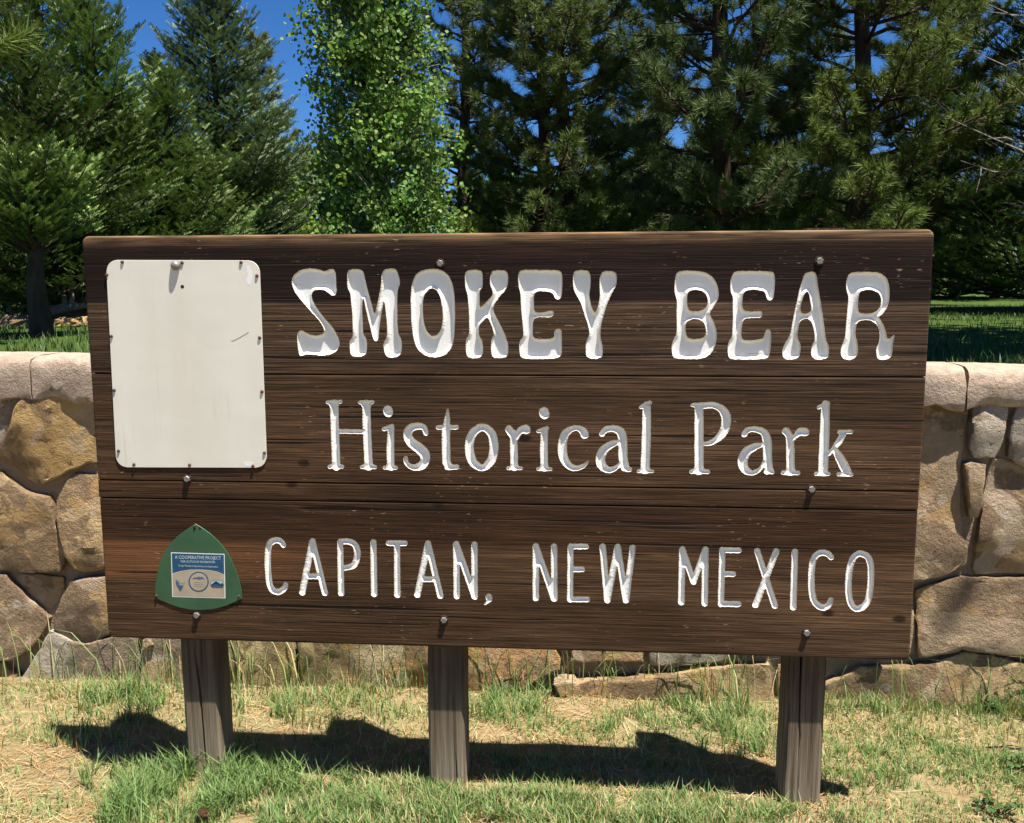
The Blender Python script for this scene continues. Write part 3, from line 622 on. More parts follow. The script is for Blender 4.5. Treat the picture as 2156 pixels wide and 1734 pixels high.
# green trail-marker plaque with its printed sticker
GREEN = mat_plain('green_enamel', (0.036, 0.105, 0.052), 0.42, 0, 0.12, 9, 0.4); BLUE = mat_plain('sticker_blue', (0.012, 0.078, 0.165), 0.5, 0, 0.12, 20); TAN = mat_plain('sticker_tan', (0.42, 0.345, 0.245), 0.55, 0, 0.08, 20)
PALE = mat_plain('sticker_pale_print', (0.62, 0.68, 0.68), 0.55, 0, 0.1, 60); BLUE2 = mat_plain('sticker_mid_blue', (0.045, 0.11, 0.20), 0.5, 0, 0.12, 40); INK = mat_plain('sticker_ink', (0.02, 0.022, 0.03), 0.5, 0, 0.1)
SKYB = mat_plain('sticker_sky_blue', (0.33, 0.50, 0.58), 0.5, 0, 0.1, 40); LINE = mat_plain('sticker_grey_print', (0.33, 0.32, 0.28), 0.6, 0, 0.1)
plq = plate('plaque', [ZQ(*p) for p in ((925, 652), (995, 695), (1060, 742), (1130, 808), (1190, 880), (1240, 965), (1280, 1060), (1310, 1150), (1330, 1240), (1335, 1308), (1268, 1342), (1200, 1370), (1130, 1392), (1060, 1405), (940, 1413), (870, 1405), (800, 1390), (740, 1372), (680, 1350), (620, 1324), (568, 1295), (570, 1235), (575, 1180), (590, 1090), (610, 1000), (638, 935), (670, 880), (712, 822), (760, 770), (840, 708))][::-1], -0.0010, -0.0030, GREEN, sign)
plq['label'] = 'green rounded-triangle plaque with a blue and tan sticker'
for x, y in ((921, 672), (586, 1284), (1308, 1288)):
    u = ZQ(x, y); nail(u[0], u[1], 0.0036, plq, -0.0030)
for x, y in ((966, 694), (918, 696)):
    u = ZQ(x, y); flat('drilled_hole', [(u[0]+0.0038*math.cos(t), u[1]+0.0048*math.sin(t)) for t in np.linspace(0, 6.28, 12, False)], -0.0029, DARKH, plq)
stk = flat('sticker', [ZQ(*p) for p in ((712, 904), (1182, 918), (1190, 1308), (723, 1295))], -0.0029, WHITEP, plq)
Y1 = -0.00375
flat('blue_field', [ZQ(*p) for p in ((719, 911), (1176, 925), (1179, 1098), (1120, 1072), (1050, 1058), (960, 1053), (870, 1055), (790, 1068), (724, 1088))], -0.00315, BLUE, stk)
flat('tan_field', [ZQ(*p) for p in ((724, 1092), (790, 1072), (870, 1059), (960, 1057), (1050, 1062), (1120, 1076), (1179, 1102), (1183, 1300), (729, 1288))], -0.00315, TAN, stk)
def text_on(body, p0, p1, hgt, mat, parent, y, name='lettering'):
    cu = bpy.data.curves.new(name, 'FONT'); cu.body = body; cu.size = 1.0; cu.resolution_u = 2; ob = bpy.data.objects.new(name, cu); COL.objects.link(ob)
    dg = bpy.context.evaluated_depsgraph_get(); dg.update(); me = bpy.data.meshes.new_from_object(ob.evaluated_get(dg)); bpy.data.objects.remove(ob)
    a, b_ = ZQ(*p0), ZQ(*p1); v = np.zeros(len(me.vertices)*3); me.vertices.foreach_get('co', v); v = v.reshape(-1, 3); x0, x1 = v[:, 0].min(), v[:, 0].max()
    capv = max(v[:, 1].max(), 0.6); ux = (v[:, 0]-x0)/(x1-x0); o = np.stack([a[0]+(b_[0]-a[0])*ux, np.full(len(v), y), a[1]+(b_[1]-a[1])*ux+v[:, 1]/capv*hgt+SCZ], 1)
    me.vertices.foreach_set('co', o.ravel()); me.update(); me.materials.append(mat); t = bpy.data.objects.new(name, me); COL.objects.link(t); t.parent = parent
text_on('A COOPERATIVE PROJECT', (748, 958), (1152, 968), 0.0104, PALE, stk, Y1)
text_on('FOR OUTDOOR RECREATION', (800, 992), (1098, 999), 0.0068, PALE, stk, Y1)
text_on('Energy, Minerals & Natural Resources Department', (780, 1026), (1122, 1037), 0.0054, PALE, stk, Y1)
def disc(cx, cy, r, n=28, k=1.0): return [ZQ(cx+r*math.cos(t), cy+r*k*math.sin(t)) for t in np.linspace(0, 2*math.pi, n, False)]
flat('ring_emblem', disc(955, 1162, 90), -0.0033, BLUE2, stk); flat('ring_emblem_field', disc(955, 1162, 77), -0.0036, TAN, stk)
flat('mountain_emblem', [ZQ(*p) for p in ((900, 1138), (925, 1120), (937, 1126), (955, 1114), (972, 1122), (985, 1117), (1008, 1142), (985, 1134), (960, 1142), (935, 1134))], -0.0039, BLUE2, stk)
for yy in (1160, 1178, 1196):
    flat('print_line', [ZQ(*p) for p in ((915, yy), (1000, yy+2), (1000, yy+8), (915, yy+6))], -0.0039, LINE, stk)
flat('shield_emblem', [ZQ(*p) for p in ((752, 1135), (770, 1122), (800, 1118), (828, 1128), (838, 1150), (832, 1185), (812, 1222), (796, 1246), (778, 1222), (760, 1185))], -0.0033, LINE, stk)
flat('shield_emblem_field', [ZQ(*p) for p in ((758, 1140), (774, 1128), (800, 1124), (822, 1132), (832, 1150), (826, 1172), (780, 1178), (764, 1170))], -0.0036, TAN, stk)
flat('shield_trees', [ZQ(*p) for p in ((755, 1160), (762, 1138), (772, 1165), (784, 1150), (780, 1185), (806, 1196), (822, 1192), (810, 1218), (796, 1240), (778, 1216), (762, 1186))], -0.0039, BLUE2, stk)
flat('badge_emblem', quad_round([ZQ(*p) for p in ((1056, 1146), (1180, 1148), (1182, 1212), (1058, 1212))], 0.012, 4), -0.0033, INK, stk)
flat('badge_sky', quad_round([ZQ(*p) for p in ((1061, 1150), (1176, 1152), (1178, 1208), (1062, 1208))], 0.010, 4), -0.0036, SKYB, stk)
flat('badge_mountain', [ZQ(*p) for p in ((1064, 1188), (1085, 1172), (1108, 1155), (1132, 1172), (1150, 1182), (1162, 1168), (1174, 1186), (1172, 1200), (1066, 1200))], -0.0039, INK, stk)
flat('badge_lake', [ZQ(*p) for p in ((1070, 1190), (1100, 1184), (1150, 1188), (1172, 1192), (1168, 1204), (1075, 1203))], -0.0042, BLUE, stk)

# ------------------------------------------------------------------ the stone wall
WY = 0.75
wall = thing('stone_wall', 'rubble sandstone wall with rounded mortar coping behind the sign', 'wall', (0, 0, 0))
def wu(x, y):
    q = onY(x, y, WY); return (float(q[0]), float(q[2]))
def zl(x, y): return wu(x*0.8077*0.57709, (1200+y*0.8077)*0.57709)
def zr(x, y): return wu((3200+x*0.8645)*0.57709, (1200+y*0.8645)*0.57709)
def z6(x, y): return wu(x*0.603*0.57709, (2250+y*0.603)*0.57709)
def z7(x, y): return wu((1200+x*0.603)*0.57709, (2250+y*0.603)*0.57709)
def z8(x, y): return wu((2400+x*0.6197)*0.57709, (2250+y*0.6197)*0.57709)
GOLD, OCHRE, BROWN, GREY, PALEG, PINK, OLIVE, RUSTY = (0.50, 0.325, 0.135), (0.46, 0.325, 0.175), (0.40, 0.29, 0.185), (0.44, 0.375, 0.295), (0.50, 0.44, 0.35), (0.50, 0.345, 0.22), (0.44, 0.335, 0.17), (0.44, 0.25, 0.12)
STONES = [
 (zl, '0 290 40 278 90 292 120 292 80 360 40 440 0 528 -60 540 -60 290', GREY, 0.032),
 (zl, '150 306 260 309 415 322 428 600 390 608 310 640 240 680 165 705 120 680 60 625 0 595 -8 560 60 420 90 345 122 306', GOLD, 0.05),
 (zl, '-70 640 0 655 40 690 100 735 150 750 215 765 230 800 255 920 290 1010 290 1050 270 1095 150 1095 0 1085 -80 1090', OCHRE, 0.055),
 (zl, '300 690 330 662 430 668 500 672 510 1070 465 1080 400 1092 350 1075 310 1020 280 960 265 850 262 770', OCHRE, 0.05),
 (zl, '40 1125 160 1118 275 1130 275 1200 225 1290 150 1230 90 1180', BROWN, 0.022),
 (zl, '-60 1110 25 1118 60 1160 110 1210 160 1260 215 1310 205 1340 150 1430 90 1480 0 1490 -70 1480', BROWN, 0.05),
 (zl, '330 1140 465 1115 560 1110 570 1370 485 1380 440 1400 390 1413 330 1398 245 1353 265 1270 300 1190', BROWN, 0.05),
 (zl, '235 1362 330 1408 390 1423 445 1406 520 1388 608 1392 622 1480 645 1640 500 1690 45 1690 70 1620 130 1540 190 1440', PALEG, 0.06),
 (zl, '-60 1505 0 1515 40 1545 80 1560 60 1600 30 1620 30 1690 -70 1690', PINK, 0.045),
 (z6, '865 150 945 110 1120 110 1260 120 1330 480 880 480 850 280', GREY, 0.04),
 (z6, '865 195 905 148 925 160 880 200', PINK, 0.05),
 (z6, '1345 110 1560 100 1780 105 1790 300 1775 480 1400 480 1340 300', OLIVE, 0.04),
 (z6, '1815 110 1960 100 2150 110 2400 105 2560 120 2600 300 2600 480 1830 480', OLIVE, 0.045),
 (z7, '470 130 585 150 612 320 600 470 470 470', RUSTY, 0.05),
 (z7, '640 110 860 120 1200 130 1330 130 1400 260 1390 320 1240 390 1120 480 650 480', RUSTY, 0.045),
 (z7, '1465 150 1640 150 1645 268 1560 275 1470 268', PINK, 0.04), (z7, '1655 150 1890 150 1895 264 1660 268', PINK, 0.035),
 (z7, '1930 150 2156 150 2500 160 2490 262 2240 282 1950 288', GREY, 0.04),
 (z7, '1372 378 1480 360 1500 382 1800 372 2156 330 2520 300 2660 300 2700 560 1500 560 1400 440', OCHRE, 0.07),
 (z8, '970 402 1080 360 1200 303 1380 298 1500 296 1650 268 1800 208 1900 218 2050 250 2156 282 2320 300 2340 640 1000 640', OCHRE, 0.06),
 (z8, '720 300 960 275 960 400 900 560 720 560', BROWN, 0.03),
 (zr, '120 308 205 312 385 349 378 400 352 560 350 700 358 850 378 930 375 990 340 1020 300 1040 170 1065 100 1062', BROWN, 0.05),
 (zr, '405 316 540 305 545 335 525 450 505 520 490 540 410 540 395 500 400 420', GREY, 0.045),
 (zr, '372 575 395 570 450 575 435 690 420 790 395 795 380 730', BROWN, 0.05),
 (zr, '500 545 560 560 620 590 760 600 770 1030 620 1030 430 1035 415 1020 430 900 460 720 485 600', BROWN, 0.05),
 (zr, '590 325 760 320 760 580 620 580 560 540 565 450', GREY, 0.045),
 (zr, '172 1110 250 1080 350 1060 560 1055 770 1060 770 1400 700 1395 560 1370 430 1350 350 1340 280 1365 178 1380', BROWN, 0.055),
 (zr, '60 1085 158 1080 165 1375 50 1390', OCHRE, 0.02),
]
def rough_poly(P, step, amp, seed, inset=0.0, rnd_edges=False):
    P = np.array(P); out = []
    A = 0.5*np.sum(P[:, 0]*np.roll(P[:, 1], -1)-np.roll(P[:, 0], -1)*P[:, 1])
    if A < 0: P = P[::-1]
    P = chaikin(P, 1) if rnd_edges else P
    n = len(P)
    for i in range(n):
        a, b_ = P[i], P[(i+1) % n]; k = max(1, int(np.linalg.norm(b_-a)/step))
        for j in range(k): out.append(a+(b_-a)*j/k)
    out = np.array(out); t = np.roll(out, -1, 0)-np.roll(out, 1, 0); t /= np.linalg.norm(t, axis=1)[:, None]+1e-9; nn = np.stack([t[:, 1], -t[:, 0]], 1)
    d = np.array([mnoise.noise(Vector((p[0]*22, p[1]*22, seed)))*amp+mnoise.noise(Vector((p[0]*70, p[1]*70, seed+4)))*amp*0.5 for p in out])
    return out+nn*(d-inset)[:, None]
def stone(P, col, proud, seed, step=0.020, grid=0.021, mat=STONE, name='stone'):
    r = random.Random(seed); L = rough_poly(P, step, 0.006, seed*1.37, -0.004)
    x0, z0 = L.min(0); x1, z1 = L.max(0); c = L.mean(0)
    gx, gz = np.meshgrid(np.arange(x0, x1, grid), np.arange(z0, z1, grid)); G = np.stack([gx.ravel(), gz.ravel()], 1); rs = np.random.RandomState(seed % 10000); G = G+rs.uniform(-.3, .3, G.shape)*grid
    ring = []
    for s in (0.006, 0.014):
        t = np.roll(L, -1, 0)-np.roll(L, 1, 0); t /= np.linalg.norm(t, axis=1)[:, None]+1e-9; ring.append(L-np.stack([t[:, 1], -t[:, 0]], 1)*s)
    Q = np.concatenate(ring+[G]); nr = 2*len(L); D = loops_dist(Q[:, 0], Q[:, 1], [L]); I = inside(Q[:, 0], Q[:, 1], [L]); kk = np.arange(len(Q)) < nr
    Q = Q[I & np.where(kk, D > 0.005, D > 0.022)]
    ov, _, of, _, _, _ = delaunay_2d_cdt([Vector(p) for p in L]+[Vector(p) for p in Q], [(i, (i+1) % len(L)) for i in range(len(L))], [], 0, 1e-6)
    V = np.array([tuple(v) for v in ov]); T = np.array([f for f in of if len(f) == 3]); cc = V[T].mean(1); T = T[inside(cc[:, 0], cc[:, 1], [L])]
    D = loops_dist(V[:, 0], V[:, 1], [L]); D[D < 1e-5] = 0
    fl = r.uniform(2.5, 4.5); y = []
    sx, sz = (x1-x0)/2, (z1-z0)/2; FA = [(c[0]+r.uniform(-.7, .7)*sx, c[1]+r.uniform(-.7, .7)*sz, r.uniform(-.13, .13), r.uniform(-.15, .11), r.uniform(-.002, .012)) for _ in range(6)]
    for (u, v), d in zip(V, D):
        nz = mnoise.fractal(Vector((u*5+seed, v*5, seed*0.7)), 1.0, 2.0, 4); st = math.floor((mnoise.noise(Vector((u*fl, v*fl*1.3, seed*2.1)))+0.1*nz)*3.2)/3.2
        pz = max(-(f0+(u-fx)*fa+(v-fz)*fb) for fx, fz, fa, fb, f0 in FA); y.append(-proud-0.004+min(pz, 0.034)-0.006*nz-0.012*st+0.003*math.exp(-d/0.003))
    y = np.array(y)+WY+0.03
    verts = [(V[i, 0], y[i], V[i, 1]) for i in range(len(V))]
    nrm = np.cross(np.array(verts)[T[:, 1]]-np.array(verts)[T[:, 0]], np.array(verts)[T[:, 2]]-np.array(verts)[T[:, 0]]); f_ = nrm[:, 1] > 0; T[f_] = T[f_][:, ::-1]
    faces = T.tolist(); nl = len(L); b = len(verts)
    verts += [(L[i, 0], WY+0.10, L[i, 1]) for i in range(nl)]
    faces += [(i, b+i, b+(i+1) % nl, (i+1) % nl) for i in range(nl)]
    o = mesh_obj(name, verts, faces, mat, wall); o.color = (*col, 1); o.data.polygons.foreach_set('use_smooth', np.ones(len(o.data.polygons), bool))
    try: o.data.set_sharp_from_angle(angle=R(18))
    except Exception: pass
    return o
for k, (zf_, s, c, pr) in enumerate(STONES): stone([zf_(*p) for p in pl(s)], c, pr, k+11)
# the stones that the sign hides and those beyond the picture, packed cell by cell
def cells(x0, x1, z0, z1, nx, nz, seed):
    r = random.Random(seed); S = [(x0+(i+r.uniform(.15, .85)+(0.3 if j % 2 else -0.1))*(x1-x0)/nx, z0+(j+r.uniform(.2, .8))*(z1-z0)/nz) for j in range(nz) for i in range(nx)]
    for i, a in enumerate(S):
        P = [(x0, z0), (x1, z0), (x1, z1), (x0, z1)]
        for j, b_ in enumerate(S):
            if i == j or not P: continue
            mx, mz, dx, dz = (a[0]+b_[0])/2, (a[1]+b_[1])/2, b_[0]-a[0], b_[1]-a[1]; ln = math.hypot(dx, dz); Q = []
            f = lambda p: (p[0]-mx)*dx/ln+(p[1]-mz)*dz/ln+0.016
            for k in range(len(P)):
                p, q_ = P[k], P[(k+1) % len(P)]; fp, fq = f(p), f(q_)
                if fp <= 0: Q.append(p)
                if fp*fq < 0: t = fp/(fp-fq); Q.append((p[0]+(q_[0]-p[0])*t, p[1]+(q_[1]-p[1])*t))
            P = Q
        if len(P) >= 3: stone(P, r.choice([GOLD, OCHRE, BROWN, GREY, OLIVE, PINK, RUSTY]), r.uniform(.03, .06), seed*100+i, 0.05, 0.07)
uL, uR = zl(515, 700)[0], zr(95, 700)[0]; zLo = z7(800, 125)[1]+0.02; zHi = zr(200, 312)[1]
cells(uL+0.012, uR-0.012, zLo, zHi-0.01, 7, 3, 5)
cells(-6.0, zl(-95, 700)[0], 0.0, zHi, 9, 4, 6); cells(zr(785, 700)[0], 6.0, 0.0, zHi, 9, 4, 7)
# core of mortar
B = Buf(); B.loops([[(-6, WY+0.028, -0.1), (6, WY+0.028, -0.1), (6, WY+0.028, zHi+0.05), (-6, WY+0.028, zHi+0.05)], [(-6, WY+0.30, -0.1), (6, WY+0.30, -0.1), (6, WY+0.30, zHi+0.05), (-6, WY+0.30, zHi+0.05)]])
B.build('mortar_core', MORTAR, wall)
# coping: rounded segments, each with its own broken lower edge
CT0 = 1.305
def coping(x0, x1, seed):
    r = random.Random(seed); n = max(3, int((x1-x0)/0.025)); lp = []
    for i in range(n+1):
        x = x0+(x1-x0)*i/n; CT = CT0-0.0085*(x+1.85); e = 0.004*min(1, 0)+0; lo = zHi-0.012+0.026*mnoise.noise(Vector((x*4.3, 1.7, 0)))+0.016*mnoise.noise(Vector((x*11, 4.7, 0)))+0.008*mnoise.noise(Vector((x*19, seed, 2)))
        end = 0.0015 if i in (0, n) else 0.0
        pr = [(WY+0.12, lo), (WY-0.006, lo), (WY-0.016, lo+0.007), (WY-0.019, lo+0.03), (WY-0.020, (lo+CT)/2), (WY-0.019, CT-0.060), (WY-0.014, CT-0.034), (WY-0.002, CT-0.015), (WY+0.025, CT-0.004), (WY+0.09, CT), (WY+0.20, CT-0.002), (WY+0.29, CT-0.012), (WY+0.33, CT-0.05), (WY+0.33, lo)]
        jx = 0.014*mnoise.noise(Vector((seed, 7.1, 0)))
        lp.append([(x+(0.010*mnoise.noise(Vector((z*14, seed*3+(0 if i == 0 else 9), 1))) if i in (0, n) else 0), y+end*(1 if y < WY+0.1 else -1)+0.011*mnoise.noise(Vector((x*4, z*5+y*5, 3.3)))+0.006*mnoise.noise(Vector((x*24, z*24, y*20+seed))), z-end*0.6+0.008*mnoise.noise(Vector((x*2.3, y*7, 6.3)))+0.004*mnoise.noise(Vector((x*22, y*22, seed+5)))) for y, z in pr])
    B = Buf(); B.loops(lp, True, True); o = B.build('coping_block', COPING, wall, True)
    o.data.set_sharp_from_angle(angle=R(45))
cuts = [-6, -4.9, -3.9, -2.95, zl(149, 200)[0], -1.02, -0.28, 0.55, 1.12, zr(372, 220)[0], 2.75, 3.8, 4.9, 6]
for a, b_ in zip(cuts[:-1], cuts[1:]): coping(a+0.003, b_-0.003, int(a*100) % 97+3)
# a rough grey stone set into the coping at the left
o = stone([zl(*p) for p in pl('160 205 200 185 250 168 290 185 318 210 305 250 270 275 210 282 170 268 158 240')], GREY, 0.0, 401, 0.015, 0.018)
o.location = (0, -0.045, 0)

# ------------------------------------------------------------------ trees
def unit(a): return a/(np.linalg.norm(a, axis=-1, keepdims=True)+1e-12)
def frames(ax, rs):
    t = unit(rs.normal(size=ax.shape)); a = unit(np.cross(ax, t)); return a, np.cross(ax, a)
def needle_tufts(pos, ax, size, col, rs, n=46, wid=0.0052):
    """bottle-brush tufts of long pine needles, one thin triangle each"""
    N = len(pos); a, b = frames(ax, rs)
    th = rs.uniform(0, 2*np.pi, (N, n)); el = rs.uniform(0.15, 1.45, (N, n)); ln = size[:, None]*rs.uniform(0.65, 1.05, (N, n)); o = rs.uniform(-0.45, 0.25, (N, n))*size[:, None]
    d = (np.cos(el)[..., None]*ax[:, None]+np.sin(el)[..., None]*(np.cos(th)[..., None]*a[:, None]+np.sin(th)[..., None]*b[:, None]))
    p0 = pos[:, None]+ax[:, None]*o[..., None]; tip = p0+d*ln[..., None]; tip[..., 2] -= 0.06*ln*np.sin(el)
    w = unit(np.cross(d, rs.normal(size=d.shape)))*wid
    V = np.stack([p0-w, p0+w, tip], 2).reshape(-1, 3); T = np.arange(len(V)).reshape(-1, 3)
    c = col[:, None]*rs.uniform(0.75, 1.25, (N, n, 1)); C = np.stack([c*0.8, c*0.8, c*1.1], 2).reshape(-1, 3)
    return V, T, C
def feathers(pos, ax, up, size, col, tipc, rs, k=6):
    """flat fir sprays: short needles on both sides of a twig"""
    N = len(pos); side = unit(np.cross(ax, up)); up = np.cross(side, ax); Vs, Cs = [], []
    for i in range(k):
        f = (i+0.4)/k
        for sg in (-1, 1):
            p0 = pos+ax*(size*f)[:, None]; ln = size*rs.uniform(0.40, 0.60, N)*(1.05-0.45*f)
            d = unit(ax*0.62+side*sg*0.75+up*rs.uniform(0.05, 0.5, (N, 1))); w = ax*(size*0.125)[:, None]; tip = p0+d*ln[:, None]
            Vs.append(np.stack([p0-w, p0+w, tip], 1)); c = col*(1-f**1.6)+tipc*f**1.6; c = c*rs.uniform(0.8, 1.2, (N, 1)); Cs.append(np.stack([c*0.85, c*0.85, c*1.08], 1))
    p0 = pos+ax*(size*0.85)[:, None]; w = side*(size*0.10)[:, None]; Vs.append(np.stack([p0-w, p0+w, pos+ax*(size*1.18)[:, None]+up*(size*0.08)[:, None]], 1)); Cs.append(np.stack([tipc, tipc, tipc*1.1], 1))
    V = np.concatenate(Vs).reshape(-1, 3); return V, np.arange(len(V)).reshape(-1, 3), np.concatenate(Cs).reshape(-1, 3)
def leaves(pos, nrm, size, col, rs):
    """rounded leaves, six-cornered and slightly folded"""
    N = len(pos); a, b = frames(nrm, rs); V = []
    sh = [(0, -0.5, 0), (0.46, -0.22, 0.07), (0.44, 0.22, 0.07), (0, 0.58, -0.03), (-0.44, 0.22, 0.07), (-0.46, -0.22, 0.07)]
    V = np.stack([pos+(a*x+b*y+nrm*z)*size[:, None] for x, y, z in sh], 1).reshape(-1, 3)
    base = (np.arange(N)*6)[:, None, None]; T = (base+np.array([(0, 1, 2), (0, 2, 3), (0, 3, 4), (0, 4, 5)])[None]).reshape(-1, 3)
    return V, T, np.repeat(col, 6, 0)
def trunk_line(x, y, h, rs, lean=0.02, n=9, z0=None):
    z0 = lawn_h(x, y)-0.1 if z0 is None else z0
    return [(x+lean*h*(k/n)+0.02*h*0.3*math.sin(k*1.3+x*7), y+0.02*h*0.3*math.sin(k*1.7+y*5), z0+(h+0.1)*k/n) for k in range(n+1)]
def lerp_line(P, t):
    t = min(max(t, 0), 0.9999)*(len(P)-1); i = int(t); f = t-i; return np.array(P[i])*(1-f)+np.array(P[i+1])*f

PINE_C = np.array([0.115, 0.155, 0.050]); FIR_C = np.array([0.070, 0.120, 0.034]); SPRUCE_C = np.array([0.075, 0.105, 0.065])
def pine(label, x, dist, top, cb, rad, seed, tr=0.11, tint=(1, 1, 1), dens=1.0, trunks=((0, 0),), group='ponderosa pines behind the wall', az=None, tuft=0.145, dead=0, name='pine_tree', prof=0.75):
    """cb = height where the crown begins; rad = crown radius"""
    rs = np.random.RandomState(seed); px, py = spot(x, dist); root = thing(name, label, 'tree', (0, 0, 0), group)
    gz = lawn_h(px, py); wood = Buf(); TP, TA, TS, TC = [], [], [], []; tint = np.array(tint)
    for ox, hs in trunks:
        h = (top-gz)*(1-hs); P = trunk_line(px+ox, py+ox*0.4, h, rs, rs.uniform(-.012, .012)); wood.tube(P, [tr*(1-0.88*k/9)+0.012 for k in range(10)], 9)
        z = cb-gz; k = 0
        while z < h*0.985:
            f = z/h; L = rad*(max(0.05, (1-f))**prof)*1.15*(0.75+0.25*min(1, (z-(cb-gz))/0.5+0.4)); nb = rs.randint(4, 7); a0 = rs.uniform(0, 6.28)
            for j in range(nb):
                a = a0+j*6.283/nb+rs.uniform(-.3, .3); l = L*rs.uniform(0.55, 1.12); e0 = rs.uniform(-0.12, 0.15)+0.55*f; c = lerp_line(P, f+rs.uniform(-.02, .02))
                d = np.array([math.cos(a), math.sin(a), 0]); pts = []; m = 6
                for q_ in range(m+1):
                    t = q_/m; pts.append(c+d*l*t*math.cos(e0)+np.array([0, 0, l*(t*math.sin(e0)-0.10*t+0.30*t*t)])+rs.normal(size=3)*0.012*l)
                wood.tube(pts, [tr*0.26*(1-f*0.5)*(1-0.85*q_/m)+0.003 for q_ in range(m+1)], 5, False)
                nt_ = max(3, int(l*19*dens))
                for i in range(nt_):
                    t = 0.28+0.72*(i+rs.uniform(0, 1))/nt_; b = lerp_line(pts, t); sd = 1 if i % 2 else -1; s = np.array([-d[1], d[0], 0])*sd
                    bl = l*(1.05-t)*rs.uniform(0.25, 0.5)+0.05; dirn = unit(d*0.75+s*rs.uniform(0.3, 1.0)+np.array([0, 0, rs.uniform(0.05, 0.7)])); e = b+dirn*bl
                    wood.tube([b, (b+e)/2-np.array([0, 0, 0.02]), e], [0.008, 0.006, 0.004], 3, False)
                    cc = PINE_C*tint*rs.uniform(0.7, 1.3)
                    for g in range(1 if bl < 0.22 else 2):
                        TP.append(e-dirn*bl*0.42*g+rs.normal(size=3)*0.02); TA.append(unit(dirn+np.array([0, 0, 0.55])+rs.normal(size=3)*0.2)); TS.append(tuft*rs.uniform(0.8, 1.15)); TC.append(cc*(1.0-0.15*g))
                TP.append(pts[-1]); TA.append(unit(d+np.array([0, 0, 0.8]))); TS.append(tuft); TC.append(PINE_C*tint*rs.uniform(0.9, 1.3))
            z += rs.uniform(0.20, 0.30)*(1.0 if f < 0.8 else 0.7)/max(dens, 0.5)**0.5; k += 1
        for i in range(dead):
            c = lerp_line(P, rs.uniform(0.15, 0.75)); a = rs.uniform(0, 6.28); d = np.array([math.cos(a), math.sin(a), 0.1]); l = rad*rs.uniform(0.4, 0.9)
            wood.tube([c, c+d*l*0.5+rs.normal(size=3)*0.03, c+d*l+rs.normal(size=3)*0.06], [0.014, 0.009, 0.003], 4, False)
    wood.build('trunk', BARK, root)
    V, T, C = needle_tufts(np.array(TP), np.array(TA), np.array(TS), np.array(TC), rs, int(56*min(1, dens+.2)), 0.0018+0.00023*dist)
    o = mesh_obj('crown', V, T, NEEDLE, root, col=C); o['kind'] = 'stuff'; return root
